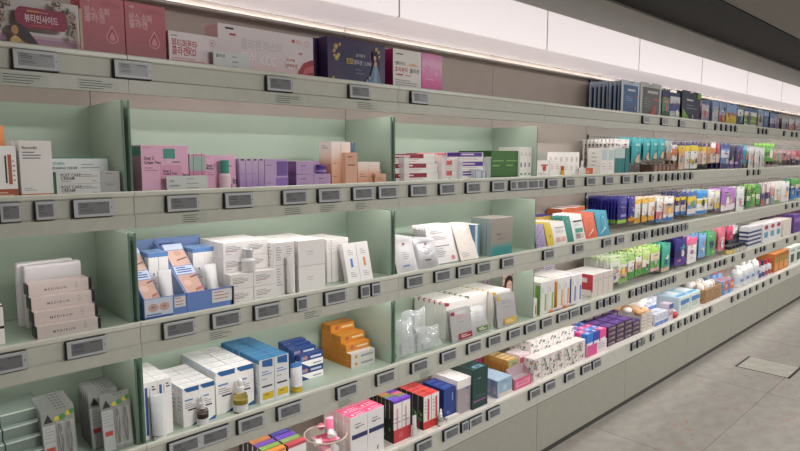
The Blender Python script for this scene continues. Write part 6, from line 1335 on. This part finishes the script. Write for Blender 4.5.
for i in range(10):
    col, row = i % 5, i // 5
    thing('white_roll', lump(.034, .036, .044, M(('#d2ccc6', '#c4b4a4', '#cdd0d4')[i % 3], .6), 40 + i), ('white', 'beige', 'cool white')[i % 3] + ' wrapped roll in the wicker basket, ' + ORD[col] + ' from the left, ' + ('front' if row == 0 else 'rear') + ' row', 'roll', (xc - w / 2 + .03 + (w - .06) * (col + .5) / 5, .125 + .09 * row, z5 + .0655), group='rolls in the wicker basket')
x0, x1 = 5.505, 5.782; wi = (x1 - x0) / 2
mC = carton(wi - .01, .1, .12, M('#7d9ac0'), lambda b, F: (F('F').rect(.35, .3, 1, 1, M('#cf5a34')), b.rect(.5, .5, .85, .75, M('#d9b4a4')), b.rect(0, .0, .35, .7, M('#4a74a8')), F('T').rect(.3, .2, .9, .8, M('#c9684a')), F('L').rect(.1, .1, .9, .5, M('#c3cbd8'))))
stack('carton', mC, 'blue and orange carton past the wicker basket', 'box', 'blue and orange cartons', x0 + wi / 2, .06, z5, 2, 2, 1, wi, .102, .1205, tops=[[1, 2], [1, 2]])
for i, (u, Y, hh, rr) in enumerate(((5.977, .08, .2, .050), (6.129, .08, .22, .052), (6.287, .08, .22, .050), (6.451, .08, .24, .050))):
    b = B(); b.lathe([(rr * .9, 0), (rr, .006), (rr, hh * .66), (rr * .8, hh * .78), (rr * .35, hh * .84), (rr * .35, hh * .86)], M('#cfcfce', .25), 24); b.face((-rr * .6, -rr * 1.01, hh * .2), (rr * 1.2, 0, 0), (0, 0, hh * .34)).rect(0, .3, 1, .6, M('#4a6a9c')); b.lines(.1, .9, .2, 2, .1, GREYI, .3)
    c = B(); c.lathe([(rr * .42, hh * .86), (rr * .42, hh * .97), (rr * .3, hh)], M('#d9d8d6', .35), 18); l = B(); l.lathe([(rr * 1.008, hh * .18), (rr * 1.008, hh * .5)], M('#b9c0cc', .4), 24)
    thing('white_bottle', [('body', b.mesh('body')), ('cap', c.mesh('cap')), ('label_band', l.mesh('label_band'))], 'large white bottle with blue label on the lowest shelf, ' + ORD[i] + ' from the left', 'bottle', (u, Y + .02, z5), group='large white bottles')
x0, x1 = 6.488, 6.909; wi = (x1 - x0) / 4
for i in range(4):
    thing('lotion_bottle', bottle_parts(.17, .032, M('#c9c8ca' if i % 2 else '#b9bcc4', .35), M('#ae2a34' if i != 1 else '#2a3560', .4), .72, .62, lab=M('#3a4a78' if i < 2 else '#a8484c', .4)), ('red' if i != 1 else 'navy') + ' capped bottle on the lowest shelf, ' + ORD[i] + ' of the short row', 'bottle', (x0 + wi * (i + .5), .08, z5), group='red and navy capped bottles')
x0, x1 = 7.005, 7.523; wi = (x1 - x0) / 3
mO2 = carton(wi - .012, .11, .19, {'*': M('#b0682f')}, lambda b, F: (F('F').rect(.1, .1, .9, .5, M('#c98a4a')), b.dot(.5, .65, .04, M('#6a8a3a'), n=9), b.rect(.1, .82, .9, .94, M('#8a4a22')), F('L').rect(.1, .2, .9, .7, M('#9a5a2a')), F('T').rect(.1, .1, .9, .6, M('#c07a3a'))))
stack('carton', mO2, 'orange brown leaf print carton near the end', 'box', 'orange brown leaf cartons', x0 + wi / 2, .06, z5, 3, 2, 1, wi, .112, .19)
x0, x1 = 7.562, 8.059; wi = (x1 - x0) / 2
for i in range(2): thing('carton', carton(wi - .02, .2, .2, M('#c3c8c0'), lambda b, F: (F('F').rect(.2, .15, .8, .6, M('#2f4a3c')), b.rect(.2, .75, .9, .86, M('#7d9a84')), F('L').rect(.2, .2, .8, .6, M('#4a6a58')))), 'white carton with dark green block at the photo edge, ' + ('nearer' if i == 0 else 'farther') + ' one', 'box', (x0 + wi * (i + .5), .06, z5), group='white dark green block cartons')
# small printed notices stuck on the shelf fascias
NOT = [(1, 0.366), (1, 0.532), (1, 1.111), (1, 1.450), (2, 0.777), (2, 1.122), (2, 1.267), (2, 1.423), (3, 0.847), (3, 1.192), (4, 0.683), (4, 1.334), (4, 1.763)]
for i, (r, x) in enumerate(NOT):
    b = B(); wn = .10 if r == 1 else .075; b.box(-wn / 2, wn / 2, -.0004, 0, -.013, .013, M('#a6aa9e', .35)); b.face((-wn / 2, -.0004, -.013), (wn, 0, 0), (0, 0, .026)).lines(.04, .9, .78, 4, .24, M('#4a4c48', .6), .28, i)
    thing('printed_notice', b.mesh('printed_notice'), 'tiny printed notice on the ' + ROWNAME[r] + ' fascia, ' + ORD[i] + ' along the wall', 'notice', (x, .0015, TOP[r] - .084), group='printed notices')

# ------------------------------------------------------------------ camera and colour
cd = bpy.data.cameras.new('camera'); cam = bpy.data.objects.new('camera', cd); COL.objects.link(cam)
cd.sensor_fit = 'HORIZONTAL'; cd.sensor_width = 36; cd.lens = 36 * 600 / 800; cd.clip_start = .02; cd.clip_end = 60
yaw, pit = math.radians(43.69), math.radians(-6.47)
cam.location = (0, -1.686, 1.589); cam.rotation_euler = (PI / 2 + pit, 0, -yaw)
SC.camera = cam
w = bpy.data.worlds.new('world'); SC.world = w; w.use_nodes = True
w.node_tree.nodes['Background'].inputs['Color'].default_value = (.8, .78, .76, 1); w.node_tree.nodes['Background'].inputs['Strength'].default_value = .05
SC.view_settings.view_transform = 'Standard'; SC.view_settings.look = 'None'; SC.view_settings.gamma = 1; SC.view_settings.use_curve_mapping = False
SC.view_settings.exposure = .22
dup_labels = [k for k, v in USED.items() if len(v) > 1]
if dup_labels: print('REPEATED', dup_labels)
